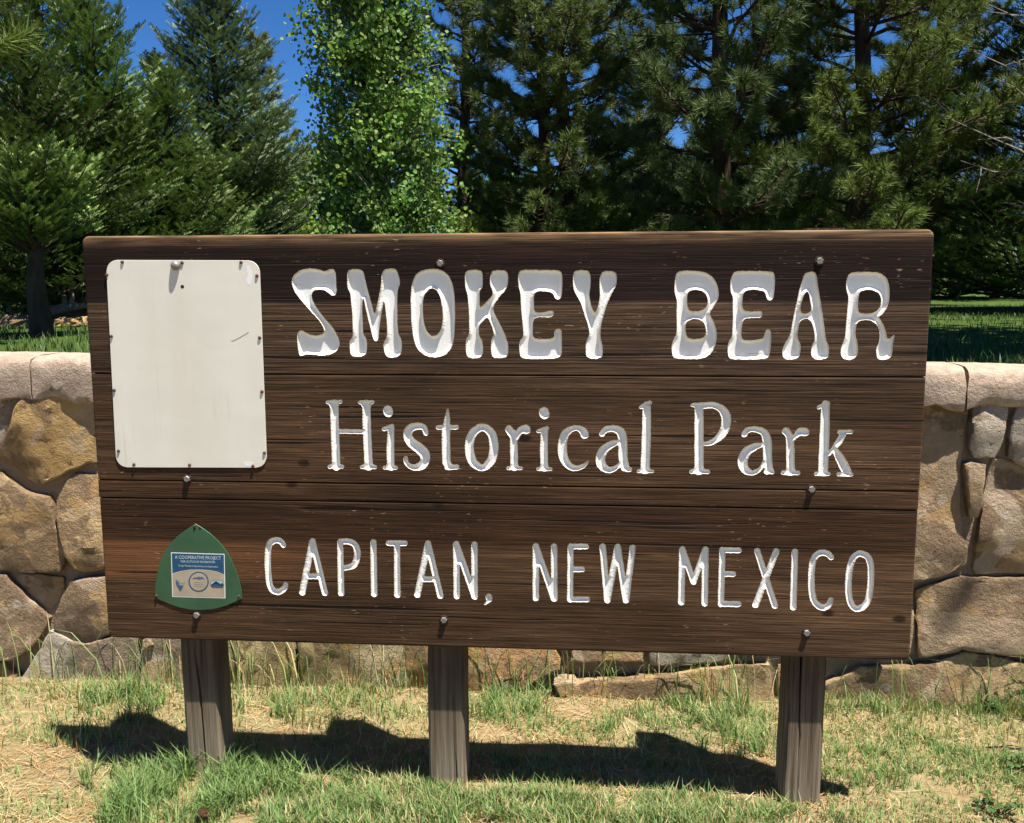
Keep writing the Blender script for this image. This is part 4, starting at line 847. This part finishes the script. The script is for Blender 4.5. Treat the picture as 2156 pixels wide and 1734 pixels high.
def fir(label, x, dist, top, rad, seed, base=FIR_C, tip=(0.21, 0.29, 0.075), tr=0.10, dens=1.0, group='firs and spruces behind the wall', cb=0.3, sz=0.085, prof=0.85, droop=0.0, name='fir_tree', lean=0.0, tipmix=1.0):
    rs = np.random.RandomState(seed); px, py = spot(x, dist); root = thing(name, label, 'tree', (0, 0, 0), group)
    gz = lawn_h(px, py); h = top-gz; P = trunk_line(px, py, h, rs, lean); wood = Buf(); wood.tube(P, [tr*(1-0.93*k/9)+0.006 for k in range(10)], 8)
    FP, FA, FU, FS, FC, FT = [], [], [], [], [], []; z = cb; tip = np.array(tip)
    while z < h*0.99:
        f = z/h; L = rad*max(0.035, 1-f)**prof*rs.uniform(0.85, 1.1); nb = rs.randint(5, 8); a0 = rs.uniform(0, 6.28)
        for j in range(nb):
            a = a0+j*6.283/nb+rs.uniform(-.35, .35); l = L*rs.choice([rs.uniform(0.45, 0.85), rs.uniform(0.8, 1.05), rs.uniform(1.0, 1.35)])+0.04; c = lerp_line(P, f+rs.uniform(-.012, .012)); d = np.array([math.cos(a), math.sin(a), 0]); e0 = -0.10+0.75*f-droop+rs.uniform(-.12, .22)
            m = 6; pts = [c+d*l*(q_/m)*math.cos(e0)+np.array([0, 0, l*((q_/m)*math.sin(e0)+0.30*(q_/m)**2.2)])+rs.normal(size=3)*0.01*l for q_ in range(m+1)]
            wood.tube(pts, [0.020*(1-f*0.6)*(1-0.85*q_/m)+0.002 for q_ in range(m+1)], 4, False); s = np.array([-d[1], d[0], 0]); bc = base*rs.uniform(0.6, 1.35)
            ns = max(4, int(l/0.048*dens))
            for i in range(ns):
                t = 0.22+0.78*(i+0.5)/ns; b = lerp_line(pts, t); b2 = lerp_line(pts, min(1, t+0.05)); ax = unit(b2-b+1e-6*d); sd = 1 if i % 2 else -1; sl = (l*(1.08-t)*0.62+0.05)*rs.uniform(0.7, 1.1)
                sdir = unit(ax*0.72+s*sd*0.8+np.array([0, 0, rs.uniform(-0.05, 0.30)])); nk = max(1, int(sl/0.062*dens))
                for q_ in range(nk):
                    u = (q_+0.6)/nk; p = b+sdir*sl*u-np.array([0, 0, 0.10*sl*u*u]); last = q_ == nk-1; sg = 1 if (q_ % 2) else -1
                    da = sdir if last else unit(sdir*0.75+unit(np.cross(sdir, [0, 0, 1]))*sg*0.7+np.array([0, 0, rs.uniform(0, .35)]))
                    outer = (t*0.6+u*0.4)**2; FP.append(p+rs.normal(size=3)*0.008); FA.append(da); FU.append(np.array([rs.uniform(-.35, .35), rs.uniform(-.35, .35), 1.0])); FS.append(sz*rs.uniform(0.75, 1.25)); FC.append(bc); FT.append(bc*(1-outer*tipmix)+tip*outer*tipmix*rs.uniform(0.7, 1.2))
            FP.append(pts[-1]); FA.append(unit(pts[-1]-pts[-2]+np.array([0, 0, 0.004]))); FU.append(np.array([0, 0.1, 1.0])); FS.append(sz*1.2); FC.append(bc); FT.append(tip)
        z += rs.uniform(0.075, 0.12)*(1.1 if f < 0.75 else 0.75)/max(dens, 0.6)
    tp = np.array(P[-1]); 
    for i in range(10): FP.append(tp-np.array([0, 0, 0.03*i])); FA.append(unit(np.array([rs.normal()*.5, rs.normal()*.5, 1.0]))); FU.append(np.array([1.0, 0.2, 0.1])); FS.append(sz); FC.append(base); FT.append(tip)
    wood.build('trunk', BARK, root)
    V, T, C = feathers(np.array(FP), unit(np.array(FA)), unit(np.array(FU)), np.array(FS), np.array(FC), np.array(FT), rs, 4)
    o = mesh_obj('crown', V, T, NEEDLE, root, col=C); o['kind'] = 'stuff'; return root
def broadleaf(label, x, dist, top, prof, seed, n, size, col, var=0.25, name='aspen_tree', cat='tree', bark=None, tr=0.07, group=None, cb=0.3, stems=1, hang=0.5):
    """prof(f) = crown radius at height fraction f"""
    rs = np.random.RandomState(seed); px, py = spot(x, dist); root = thing(name, label, cat, (0, 0, 0), group); gz = lawn_h(px, py); h = top-gz; wood = Buf(); col = np.array(col); LP = []
    nbr = max(24, int(n/85))
    for st in range(stems):
        P = trunk_line(px+(rs.normal()*0.12 if stems > 1 else 0), py+(rs.normal()*0.12 if stems > 1 else 0), h, rs, 0.01 if stems == 1 else rs.normal()*0.15); wood.tube(P, [tr*(1-0.9*k/9)+0.004 for k in range(10)], 8)
        for i in range(nbr//stems):
            f = cb+(0.985-cb)*(i+rs.uniform(0, 1))/(nbr/stems); Rr = prof(f)*rs.uniform(0.6, 1.22); a = rs.uniform(0, 6.28); d = np.array([math.cos(a), math.sin(a), 0]); c = lerp_line(P, f-0.05)
            e = c+d*Rr*0.95+np.array([0, 0, Rr*rs.uniform(0.15, 0.75)]); mid = (c+e)/2+np.array([0, 0, 0.06*Rr])+rs.normal(size=3)*0.03; wood.tube([c, mid, e], [0.018*(1.1-f)+0.004, 0.008, 0.003], 4, False)
            m = int(n/nbr); ncl = max(3, m//15)
            for q_ in range(ncl):
                t = rs.uniform(0.28, 1.0)**0.7; b = c*(1-t)+e*t if t > 0.5 else c*(1-t)+mid*t; b = b+rs.normal(size=3)*np.array([0.13, 0.13, 0.12])*min(1.0, prof(f)*1.4)
                cc = col*rs.uniform(1-var, 1+var)*np.array([rs.uniform(0.85, 1.2), 1, rs.uniform(0.8, 1.2)])
                for _ in range(m//ncl): LP.append((b+rs.normal(size=3)*np.array([0.075, 0.075, 0.07])*(size/0.05), cc*rs.uniform(0.8, 1.2)))
    wood.build('trunk', bark or BARK, root); pos = np.array([p for p, _ in LP]); cl = np.array([c for _, c in LP]); nr = rs.normal(size=pos.shape); nr[:, 2] = np.abs(nr[:, 2])*0.7+hang*0.25; nr = unit(nr)
    V, T, C = leaves(pos, nr, size*rs.uniform(0.7, 1.2, len(pos)), cl, rs); o = mesh_obj('crown', V, T, LEAF, root, col=C); o['kind'] = 'stuff'; return root

# --- left side
fir('tall dark fir filling the upper left behind brighter firs', 120, 13.5, 8.2, 1.45, 21, FIR_C*0.62, (0.045, 0.075, 0.030), dens=0.62, sz=0.12, tipmix=.6)
fir('broad bright-tipped fir at the left, above the small fir', 80, 9.6, top_z(105, 9.6), 1.25, 22, FIR_C*0.6, (0.115, 0.165, 0.045), sz=0.085)  # foliage colour darkened to paint in the shade behind the small fir
fir('bright-tipped fir with long boughs reaching into the sky gap', 212, 10.6, top_z(45, 10.6), 1.25, 23, sz=0.09, prof=0.7)
fir('fir in front of the blue spruce, left of its foot', 372, 11.0, top_z(190, 11.0), 1.15, 24, sz=0.09)
fir('grey-green blue spruce with a pointed top against the sky', 474, 14.5, top_z(-20, 14.5), 1.62, 25, np.array([0.080, 0.122, 0.058]), (0.20, 0.26, 0.14), sz=0.108, dens=0.9, prof=0.62, name='spruce_tree')
pine('sparse pine peeping out behind the right flank of the spruce', 560, 19.0, top_z(95, 19.0), 1.9, 1.5, 31, 0.10, (1.2, 1.0, 1.0), 0.7)
fir('small fir by the left picture edge, in front of the others', 78, 7.3, top_z(392, 7.3), 0.68, 26, FIR_C*1.35, sz=0.062, tip=(0.36, 0.46, 0.12), tr=0.085, cb=0.62, prof=0.42, dens=1.8)
pine('pine at the far left edge with boughs hanging in from the top corner', -340, 6.6, 7.2, 2.9, 1.65, 32, 0.13, (1.3, 1.3, 0.9), 0.75, tuft=0.17)
fir('dark fir standing far back in the left gap', 345, 19.0, top_z(150, 19.0), 1.3, 27, FIR_C*0.6, (0.05, 0.08, 0.03), dens=0.5, sz=0.14, tipmix=.6)
fir('dark fir far back at the left picture edge', -20, 15.0, 6.5, 2.0, 28, FIR_C*0.6, (0.05, 0.08, 0.03), dens=0.5, sz=0.14, tipmix=.6)
# --- middle
asp = lambda f: 0.79*(1-0.50*f)*(0.85+0.15*min(1, f/0.2))
broadleaf('tall narrow aspen with round bright green leaves', 803, 10.0, 7.6, asp, 41, 56000, 0.041, (0.140, 0.235, 0.058), bark=ASPEN_BARK, tr=0.075, cb=0.05)
pine('slim pine with a bare dark trunk just right of the aspen', 985, 14.5, 8.2, 2.0, 1.25, 33, 0.10, (1.0, 0.95, 1.1), 0.75)
pine('pine forked into two trunks in the middle of the row', 1165, 12.5, 9.0, 2.1, 1.45, 34, 0.095, (1.05, 1.0, 0.95), 0.72, trunks=((-0.13, 0.12), (0.13, 0.0)), dead=10)
pine('dark pine with a thick trunk above the middle of the right half', 1510, 11.5, 9.0, 2.0, 1.75, 35, 0.125, (0.85, 0.9, 1.05), 0.82, dead=8)
pine('pine with yellow-green tufted boughs spreading to the right', 1790, 12.0, 9.0, 1.9, 2.05, 36, 0.115, (1.15, 1.1, 0.85), 0.8, dead=8)
pine('tall pine behind, topping the gap between the two right-hand pines', 1945, 15.5, 7.6, 2.1, 1.8, 37, 0.12, (1.1, 1.0, 0.9), 0.85)
pine('far pine showing dark through the gap left of the middle', 1345, 20.0, 6.4, 2.0, 1.7, 38, 0.12, (0.8, 0.85, 1.0), 0.6)
pine('dark pine behind, closing the gap left of the thick-trunked pine', 1385, 15.5, 7.2, 2.0, 1.5, 43, 0.10, (0.8, 0.85, 1.0), 0.62, tuft=0.18)
pine('dark pine behind, closing the gap right of the thick-trunked pine', 1650, 15.0, 7.6, 2.0, 1.5, 44, 0.10, (0.8, 0.85, 1.0), 0.62, tuft=0.18)
# --- right edge
fir('dark spruce cut by the right picture edge', 2200, 12.5, 6.6, 1.75, 51, FIR_C*0.75, (0.055, 0.085, 0.045), sz=0.10, dens=0.8, name='spruce_tree', tipmix=.7)
fir('small far spruce on the lawn right beside the sign', 2010, 19.5, 3.1, 1.5, 52, FIR_C*0.8, (0.12, 0.17, 0.05), sz=0.13, dens=0.8, cb=.15)
fir('far spruce on the lawn near the right edge', 2095, 21.0, 3.6, 1.6, 53, FIR_C*0.7, (0.085, 0.12, 0.05), sz=0.13, dens=0.8, cb=.15)
# bare dead tree with pale branches at the right edge
rs = np.random.RandomState(9); px, py = spot(2185, 9.5); dt = thing('dead_tree', 'leafless tree with thin pale grey branches at the right edge', 'tree'); db = Buf(); gz = lawn_h(px, py)
P = trunk_line(px, py, 3.1, rs, -0.02); db.tube(P, [0.04*(1-0.85*k/9)+0.004 for k in range(10)], 6)
for i in range(13):
    c = lerp_line(P, 0.28+0.7*i/13); a = math.pi+rs.uniform(-1.3, 1.3) if i % 3 else rs.uniform(0, 6.28); l = rs.uniform(0.35, 0.75)*(1.1-0.4*i/20); d = np.array([math.cos(a), math.sin(a)*0.6, rs.uniform(0.15, 0.8)]); pts = [c+d*l*t+np.array([0, 0, -0.12*l*t*t])+rs.normal(size=3)*0.02 for t in (0, .3, .6, 1)]
    db.tube(pts, [0.012, 0.009, 0.006, 0.003], 4, False)
    for k in range(4):
        b = lerp_line(pts, rs.uniform(0.3, 0.9)); e = b+unit(d+rs.normal(size=3)*0.7)*l*0.35; db.tube([b, (b+e)/2+rs.normal(size=3)*0.015, e], [0.005, 0.004, 0.002], 3, False)
db.build('branches', DEADWOOD, dt)
# --- shrubs and the far row of broadleaved trees seen through the gaps
bush = lambda r: (lambda f: r*math.sin(min(1, f*1.02+0.12)*math.pi)**0.6 if f < 0.98 else 0.05)
broadleaf('broadleaved tree beyond the right picture edge whose crown shades the lawn', 2560, 6.0, 7.4, lambda f: 2.3*math.sin(min(1, max(0.06, (f-0.33)/0.67))*math.pi)**0.55+0.1, 63, 9000, 0.14, (0.075, 0.13, 0.04), 0.3, 'shade_tree', 'tree', tr=0.14, cb=.40)
broadleaf('lime green bush just above the sign, right of the aspen', 1012, 12.5, top_z(440, 12.5), bush(0.36), 61, 2600, 0.055, (0.20, 0.27, 0.025), 0.2, 'lime_bush', 'bush', tr=0.02, stems=4, cb=.1)
broadleaf('lime green young tree between the spruce and the aspen', 622, 17.0, top_z(345, 17.0), bush(0.55), 62, 3600, 0.075, (0.15, 0.24, 0.03), 0.2, 'young_broadleaf_tree', 'tree', tr=0.03, stems=2, cb=.1)
for k, (x, d_, t_, c_) in enumerate(((690, 27, 330, (0.06, 0.12, 0.035)), (1090, 25, 395, (0.075, 0.15, 0.035)), (1260, 27, 400, (0.07, 0.14, 0.035)), (1420, 25, 360, (0.045, 0.09, 0.03)), (1600, 26, 380, (0.06, 0.13, 0.03)), (1730, 28, 420, (0.05, 0.10, 0.03)), (1880, 27, 430, (0.05, 0.10, 0.03)), (480, 26, 300, (0.04, 0.08, 0.03)), (250, 25, 250, (0.03, 0.06, 0.025)), (60, 24, 250, (0.03, 0.06, 0.025)))):
    where = ('behind the aspen', 'right of the lime bush', 'behind the forked pine', 'between the forked pine and the thick-trunked pine', 'right of the thick-trunked pine', 'left of the yellow-green pine', 'right of the yellow-green pine', 'behind the blue spruce', 'behind the left-hand firs', 'behind the small fir at the left edge')[k]
    broadleaf('far broadleaved tree in the back row, '+where, x, d_, top_z(t_, d_), bush(2.3), 70+k, 5200, 0.19, c_, 0.3, 'broadleaved_tree', 'tree', tr=0.07, cb=.12, group='far broadleaved trees')

# ------------------------------------------------------------------ grass, litter and small things
def blades(name, label, cat, pos, ht, wid, lean, col, mat=GRASSM, rs=None, curl=0.5, tall=False):
    """bent blades of three segments' width, base points pos"""
    N = len(pos); th = rs.uniform(0, 2*np.pi, N); d = np.stack([np.cos(th), np.sin(th), np.zeros(N)], 1); s = np.stack([-np.sin(th+rs.normal(0, .6, N)), np.cos(th), np.zeros(N)], 1); up = np.array([0, 0, 1.0])
    L = lean*rs.uniform(0.2, 1.0, N); h = ht[:, None]
    m1 = pos+up*h*0.5+d*(h*0.5*L[:, None]*0.5); m2 = pos+up*h*0.82+d*(h*L[:, None]*0.75); tp = pos+up*h*(1-curl*0.25*L[:, None])+d*(h*L[:, None]*1.25)
    w = s*wid[:, None]
    V = np.stack([pos-w, pos+w, m1-w*0.85, m1+w*0.85, tp], 1).reshape(-1, 3); b = (np.arange(N)*5)[:, None, None]
    T = (b+np.array([(0, 1, 3), (0, 3, 2), (2, 3, 4)])[None]).reshape(-1, 3)
    if tall:
        V = np.stack([pos-w, pos+w, m1-w*0.9, m1+w*0.9, m2-w*0.6, m2+w*0.6, tp], 1).reshape(-1, 3); b = (np.arange(N)*7)[:, None, None]
        T = (b+np.array([(0, 1, 3), (0, 3, 2), (2, 3, 5), (2, 5, 4), (4, 5, 6)])[None]).reshape(-1, 3)
    o = mesh_obj(name, V, T, mat, None, col=np.repeat(col, 7 if tall else 5, 0)); tag(o, label, cat, kind='stuff'); return o
def gpos(xy): return np.array([(x, y, ground_h(x, y)-0.004) for x, y in xy])
def nz2(x, y, s, o=0.0): return mnoise.noise(Vector((x*s+o, y*s-o, o)))
GREENS = np.array([[0.14, 0.23, 0.065], [0.19, 0.29, 0.09], [0.11, 0.19, 0.065], [0.25, 0.33, 0.12]]); DRYS = np.array([[0.44, 0.37, 0.20], [0.54, 0.47, 0.28], [0.38, 0.30, 0.155], [0.46, 0.34, 0.17]])
rs = np.random.RandomState(77)
def blade_cols(g, rs):
    """g = share of green per blade"""
    N = len(g); k = rs.randint(0, 4, N); c = np.where((rs.uniform(size=N) < g)[:, None], GREENS[k], DRYS[k]); return c*rs.uniform(0.75, 1.3, (N, 1))
# patches: picture place -> ground ellipse with density (blades per m2), height, green share
PATCH = [(390, 1680, .34, .17, 9000, .075, .92), (480, 1640, .22, .10, 6000, .085, .9), (900, 1700, .55, .14, 9500, .05, .62), (1250, 1720, .55, .15, 9500, .045, .6), (1560, 1730, .35, .12, 8500, .045, .6), (700, 1720, .35, .12, 8500, .05, .7),
 (270, 1480, .32, .13, 3800, .075, .72), (180, 1560, .20, .10, 2200, .06, .6), (620, 1490, .22, .16, 3400, .08, .7), (790, 1480, .2, .14, 2400, .07, .6), (1060, 1500, .20, .14, 3600, .075, .8), (1230, 1540, .16, .09, 5200, .045, .9), (1110, 1450, .16, .08, 3800, .11, .75),
 (1480, 1510, .28, .14, 5500, .06, .72), (1580, 1560, .16, .14, 3600, .075, .75), (1830, 1500, .26, .10, 4200, .07, .65), (1900, 1600, .35, .16, 6500, .035, .75), (2080, 1640, .25, .12, 3500, .035, .8), (1800, 1640, .15, .1, 3400, .05, .7), (2120, 1500, .14, .10, 4200, .14, .85), (1950, 1720, .4, .12, 3000, .03, .6),
 (60, 1540, .2, .12, 900, .05, .5), (1000, 1620, 1.2, .14, 2200, .035, .7), (2350, 1600, .7, .4, 2500, .05, .7), (-150, 1600, .5, .3, 900, .05, .5), (1100, 1950, 1.6, .3, 3500, .045, .65)]
PX, HT, GR = [], [], []
for (dx, dy, rx, ry, den, ht, gr) in PATCH:
    c = onZ(dx, dy, 0.0); n = int(2.2*den*math.pi*rx*ry)
    for _ in range(n):
        a = rs.uniform(0, 6.283); r_ = math.sqrt(rs.uniform())*(1+0.35*math.sin(a*3+dx)); x, y = c[0]+rx*r_*math.cos(a), c[1]+ry*r_*math.sin(a)
        if y > WY-0.03 or nz2(x, y, 9, dx) < -0.22: continue
        k = nz2(x, y, 6, dx*.1); PX.append((x, y)); HT.append(ht*rs.uniform(0.45, 1.35)*(1+0.6*k)); GR.append(gr+0.16+0.25*k)
# thin cover everywhere else
for _ in range(75000):
    x, y = rs.uniform(-3.2, 3.2), rs.uniform(-1.3, WY-0.02); lim = -0.22 if x > -1.2 or y > 0.25 else 0.16
    if nz2(x, y, 3.1, 4.0)+0.4*nz2(x, y, 11, 1.0) < lim: continue
    PX.append((x, y)); HT.append(rs.uniform(.012, .042)); GR.append(0.66+0.7*nz2(x, y, 2.3, 9))
PX = np.array(PX); HT = np.array(HT); GR = np.array(GR); pos = gpos(PX)
blades('grass', 'patchy green and straw-coloured grass around the sign posts', 'grass', pos, HT, rs.uniform(.0011, .0024, len(pos)), np.full(len(pos), 0.75), blade_cols(GR, rs), rs=rs)
# tall thin stems along the foot of the wall
TX, TH = [], []
for (dx, dy, rx, n) in ((130, 1440, .18, 16), (330, 1440, .25, 40), (500, 1450, .12, 22), (640, 1450, .25, 46), (840, 1450, .22, 36), (1060, 1450, .15, 30), (1250, 1450, .2, 22), (1440, 1460, .15, 22), (1560, 1500, .12, 22), (1690, 1500, .18, 18), (1900, 1490, .2, 12), (2120, 1500, .15, 40), (2300, 1500, .3, 40), (-120, 1450, .3, 20)):
    c = onZ(dx, dy, 0.0)
    for _ in range(int(n*1.8)): TX.append((c[0]+rs.normal()*rx*0.6, min(WY-0.03, c[1]+rs.normal()*0.07))); TH.append(rs.uniform(.10, .33))
TX = np.array(TX); TH = np.array(TH); pos = gpos(TX)
blades('tall_grass', 'tall thin grass stems at the foot of the stone wall', 'grass', pos, TH, rs.uniform(.0010, .0022, len(pos)), np.full(len(pos), 0.55), blade_cols(np.full(len(pos), .72), rs), rs=rs, curl=0.9, tall=True)
# fallen pine needles and straw
N = 30000; x = rs.uniform(-3.0, 3.0, N); y = rs.uniform(-1.2, WY-0.02, N); pref = np.array([(1.0 if (a < -0.95 and b < 0.3) else 0.45+0.7*nz2(a, b, 3, 3)) for a, b in zip(x, y)]); k = rs.uniform(size=N) < pref; x, y = x[k], y[k]; N = len(x)
th = rs.uniform(0, math.pi, N); ln = rs.uniform(.025, .075, N); z = np.array([ground_h(a, b) for a, b in zip(x, y)])+rs.uniform(.002, .012, N); d = np.stack([np.cos(th), np.sin(th), rs.normal(0, .07, N)], 1); s = np.stack([-np.sin(th), np.cos(th), np.zeros(N)], 1)*rs.uniform(.0006, .0013, N)[:, None]; c = np.stack([x, y, z], 1); bend = np.stack([-np.sin(th), np.cos(th), np.zeros(N)], 1)*(rs.normal(0, .12, N)*ln)[:, None]
V = np.stack([c-d*ln[:, None]-s, c-d*ln[:, None]+s, c+bend-s, c+bend+s, c+d*ln[:, None]], 1).reshape(-1, 3); T = ((np.arange(N)*5)[:, None, None]+np.array([(0, 1, 3), (0, 3, 2), (2, 3, 4)])[None]).reshape(-1, 3)
cl = np.array([[0.44, 0.28, 0.13], [0.52, 0.40, 0.22], [0.38, 0.22, 0.10], [0.56, 0.47, 0.28]])[rs.randint(0, 4, N)]*rs.uniform(.7, 1.2, (N, 1))
tag(mesh_obj('needle_litter', V, T, GRASSM, None, col=np.repeat(cl, 5, 0)), 'fallen pine needles and straw lying on the dry ground', 'litter', kind='stuff')
# lawn blades near the wall
PX = []
for _ in range(34000):
    u = rs.uniform(); yy = 1.15+u*u*9; xx = rs.uniform(-1, 1)*(3.2+yy*0.45)
    if abs(xx) > 0.9+yy*0.28: PX.append((xx, yy))
pos = np.array([(a, b, lawn_h(a, b)-0.005) for a, b in PX]); n = len(pos)
blades('lawn_grass', 'mown lawn grass behind the stone wall', 'grass', pos, rs.uniform(.03, .075, n), rs.uniform(.0025, .0045, n), np.full(n, .6), np.array([0.062, 0.105, 0.024])*rs.uniform(.7, 1.5, (n, 1)), rs=rs)

# leafy weed and bits at the right edge
def weed(name, label, dx, dy, r, n, size, col, seed):
    rs = np.random.RandomState(seed); c = onZ(dx, dy, 0.0); root = thing(name, label, 'weed', (float(c[0]), float(c[1]), 0)); st = Buf(); P, Nn = [], []
    for i in range(n):
        a = rs.uniform(0, 6.28); q_ = r*math.sqrt(rs.uniform()); e = np.array([q_*math.cos(a), q_*math.sin(a), rs.uniform(.015, .06)]); st.tube([(0.3*e[0], 0.3*e[1], 0), e], [0.001, 0.0007], 3, False)
        for k in range(3): b = a+k*2.1; P.append(e+np.array([math.cos(b), math.sin(b), 0.1])*size*0.5); Nn.append(unit(np.array([math.cos(b)*.35, math.sin(b)*.35, 1.0])+rs.normal(size=3)*.2))
    st.build('stem', GRASSM, root); P = np.array(P); cc = np.array(col)*rs.uniform(.7, 1.3, (len(P), 1)); V, T, C = leaves(P, np.array(Nn), np.full(len(P), size)*rs.uniform(.7, 1.2, len(P)), cc, rs); o = mesh_obj('leaves', V, T, LEAF, root, col=C); o['kind'] = 'stuff'
    sc_ = st; me = root.children[0].data; a_ = me.color_attributes.new('col', 'FLOAT_COLOR', 'POINT'); a_.data.foreach_set('color', np.tile(np.array([*col, 1], np.float32), len(me.vertices)))
weed('clover_weed', 'low dark green leafy weed in the bottom right corner', 2100, 1712, .07, 34, .012, (0.055, 0.115, 0.03), 1)
weed('clover_weed', 'small leafy weed at the right edge above the corner weed', 2140, 1620, .05, 22, .012, (0.07, 0.14, 0.035), 2)
weed('clover_weed', 'leafy weed against the wall foot near the right edge', 2085, 1490, .07, 36, .016, (0.06, 0.13, 0.035), 3)
c = onZ(2110, 1580, 0.0); tw = Buf(); rs = np.random.RandomState(5)
for k in range(5):
    a = -0.4+rs.uniform(-.5, .5); p0 = np.array([c[0]-0.06+0.02*k, c[1]+rs.normal()*.01, .008]); e = p0+np.array([math.cos(a)*.13, math.sin(a)*.13, rs.uniform(.0, .035)]); tw.tube([p0, (p0+e)/2+np.array([0, 0, .01]), e], [.0028, .0022, .001], 4)
t_ = tw.build('dead_twig', mat_plain('dark_twig_bark', (0.045, 0.030, 0.024), 0.9, 0, 0.2)); tag(t_, 'dark forked dead twig lying at the right near the wall', 'twig')

# pine cone at the bottom edge
c = onZ(428, 1731, 0.0); pc = thing('pine_cone', 'brown open pine cone lying in the grass at the bottom edge', 'pine cone', (float(c[0]), float(c[1]), 0.030)); CONE = mat_plain('cone_scale', (0.22, 0.115, 0.055), 0.8, 0, 0.25, 60)
core = Buf(); core.loops([[(0.009*k*math.cos(t), 0.009*k*math.sin(t), z) for t in np.linspace(0, 6.283, 8, False)] for k, z in ((.5, -.026), (1, -.012), (.9, .01), (.3, .032))]); core.build('core', CONE, pc)
sv = [(-.006, 0, 0), (.006, 0, 0), (.010, .017, .003), (0, .024, .007), (-.010, .017, .003), (0, .015, -.003)]; sf = [(0, 1, 2, 3, 4), (0, 5, 1), (1, 5, 2), (2, 5, 3), (3, 5, 4), (4, 5, 0)]; first = None
for i in range(64):
    f = i/63; a = i*2.39996; k = 1.05*math.sin((f*0.86+0.10)*math.pi)**0.7
    if first is None: first = mesh_obj('scale', sv, sf, CONE, pc); o = first
    else: o = first.copy(); COL.objects.link(o); o.parent = pc
    o.rotation_euler = (0.25+0.75*f, 0, a); o.scale = (k, k, k); o.location = (0, 0, -.024+.054*f)
pc.rotation_euler = (1.2, 0.2, 0.5)

# boulders on the lawn behind the left end of the wall
def boulder(label, dx, dy, dist, r, seed, col):
    x, y = spot(dx, dist); z = lawn_h(x, y); rs = np.random.RandomState(seed); n, m = 14, 9; lp = []
    for j in range(m):
        ph = -1.35+2.7*j/(m-1); ring = []
        for i in range(n):
            t = 6.2832*i/n; d = np.array([math.cos(ph)*math.cos(t), math.cos(ph)*math.sin(t), math.sin(ph)]); k = 1+0.45*mnoise.noise(Vector(d*1.4+np.array([seed, 0, 0])))+0.15*mnoise.noise(Vector(d*4+np.array([seed, 0, 0]))); ring.append((x+d[0]*r[0]*k, y+d[1]*r[1]*k, z+r[2]*0.55+d[2]*r[2]*k))
        lp.append(ring)
    B = Buf(); B.loops(lp); o = B.build('boulder', STONE); o.color = (*col, 1); tag(o, label, 'rock', 'rocks on the lawn at the left')
boulder('reddish boulder on the lawn between small fir and sign', 150, 640, 9.9, (.20, .15, .075), 3, (0.26, 0.13, 0.095))
boulder('ochre edging rock touching the sign edge, rightmost of the row', 172, 660, 8.9, (.085, .07, .055), 5, (0.52, 0.36, 0.15))
boulder('ochre edging rock, second from the sign edge', 148, 660, 8.8, (.075, .06, .045), 6, (0.48, 0.33, 0.14))
boulder('ochre edging rock nearest the small fir trunk', 126, 660, 8.75, (.07, .06, .050), 7, (0.46, 0.29, 0.13))
boulder('low grey-brown boulder just left of the small fir trunk', 30, 655, 8.9, (.16, .12, .07), 8, (0.24, 0.17, 0.12))
# weathered log and a spiky yucca beside it
x_, y_ = spot(140, 9.3); z_ = lawn_h(x_, y_); lg = Buf(); lg.tube([(x_-.22, y_, z_+.12), (x_-.08, y_+.02, z_+.14), (x_+.06, y_, z_+.17), (x_+.20, y_-.02, z_+.17)], [.045, .05, .04, .012], 8); lg.tube([(x_-.02, y_, z_+.15), (x_-.04, y_+.02, z_+.25), (x_-.10, y_, z_+.34)], [.03, .022, .006], 6); lg.tube([(x_+.03, y_, z_+.16), (x_+.05, y_, z_+.27), (x_+.02, y_, z_+.36)], [.026, .018, .005], 6)
o = lg.build('driftwood_log', DEADWOOD, None, True); tag(o, 'pale weathered forked log lying behind the ochre rocks', 'log')
x_, y_ = spot(168, 9.9); z_ = lawn_h(x_, y_); rs = np.random.RandomState(3); N = 90; th = rs.uniform(0, 6.283, N); el = rs.uniform(.15, 1.45, N); d = np.stack([np.cos(th)*np.cos(el), np.sin(th)*np.cos(el), np.sin(el)], 1); p0 = np.array([x_, y_, z_+.05])+d*.03; wv_ = unit(np.cross(d, [0, 0, 1.0]))*.008; ln = rs.uniform(.28, .45, N)[:, None]
V = np.stack([p0-wv_, p0+wv_, p0+d*ln*.6+wv_*.7, p0+d*ln*.6-wv_*.7, p0+d*ln], 1).reshape(-1, 3); T = ((np.arange(N)*5)[:, None, None]+np.array([(0, 1, 2), (0, 2, 3), (3, 2, 4)])[None]).reshape(-1, 3)
tag(mesh_obj('yucca_plant', V, T, LEAF, None, col=np.repeat(np.array([.24, .27, .10])*rs.uniform(.6, 1.3, (N, 1)), 5, 0)), 'spiky yellow-green yucca by the left edge of the sign', 'plant')
for k, (x, d_, lab) in enumerate(((20, 11.5, 'olive green shrub behind the small fir trunk at the left edge'), (120, 11.0, 'yellow-green shrub between the small fir trunk and the sign'))):
    broadleaf(lab, x, d_, top_z(545, d_), bush(0.42), 90+k, 1800, 0.05, (0.17, 0.20, 0.06), 0.3, 'shrub', 'bush', tr=0.015, stems=4, cb=.1)
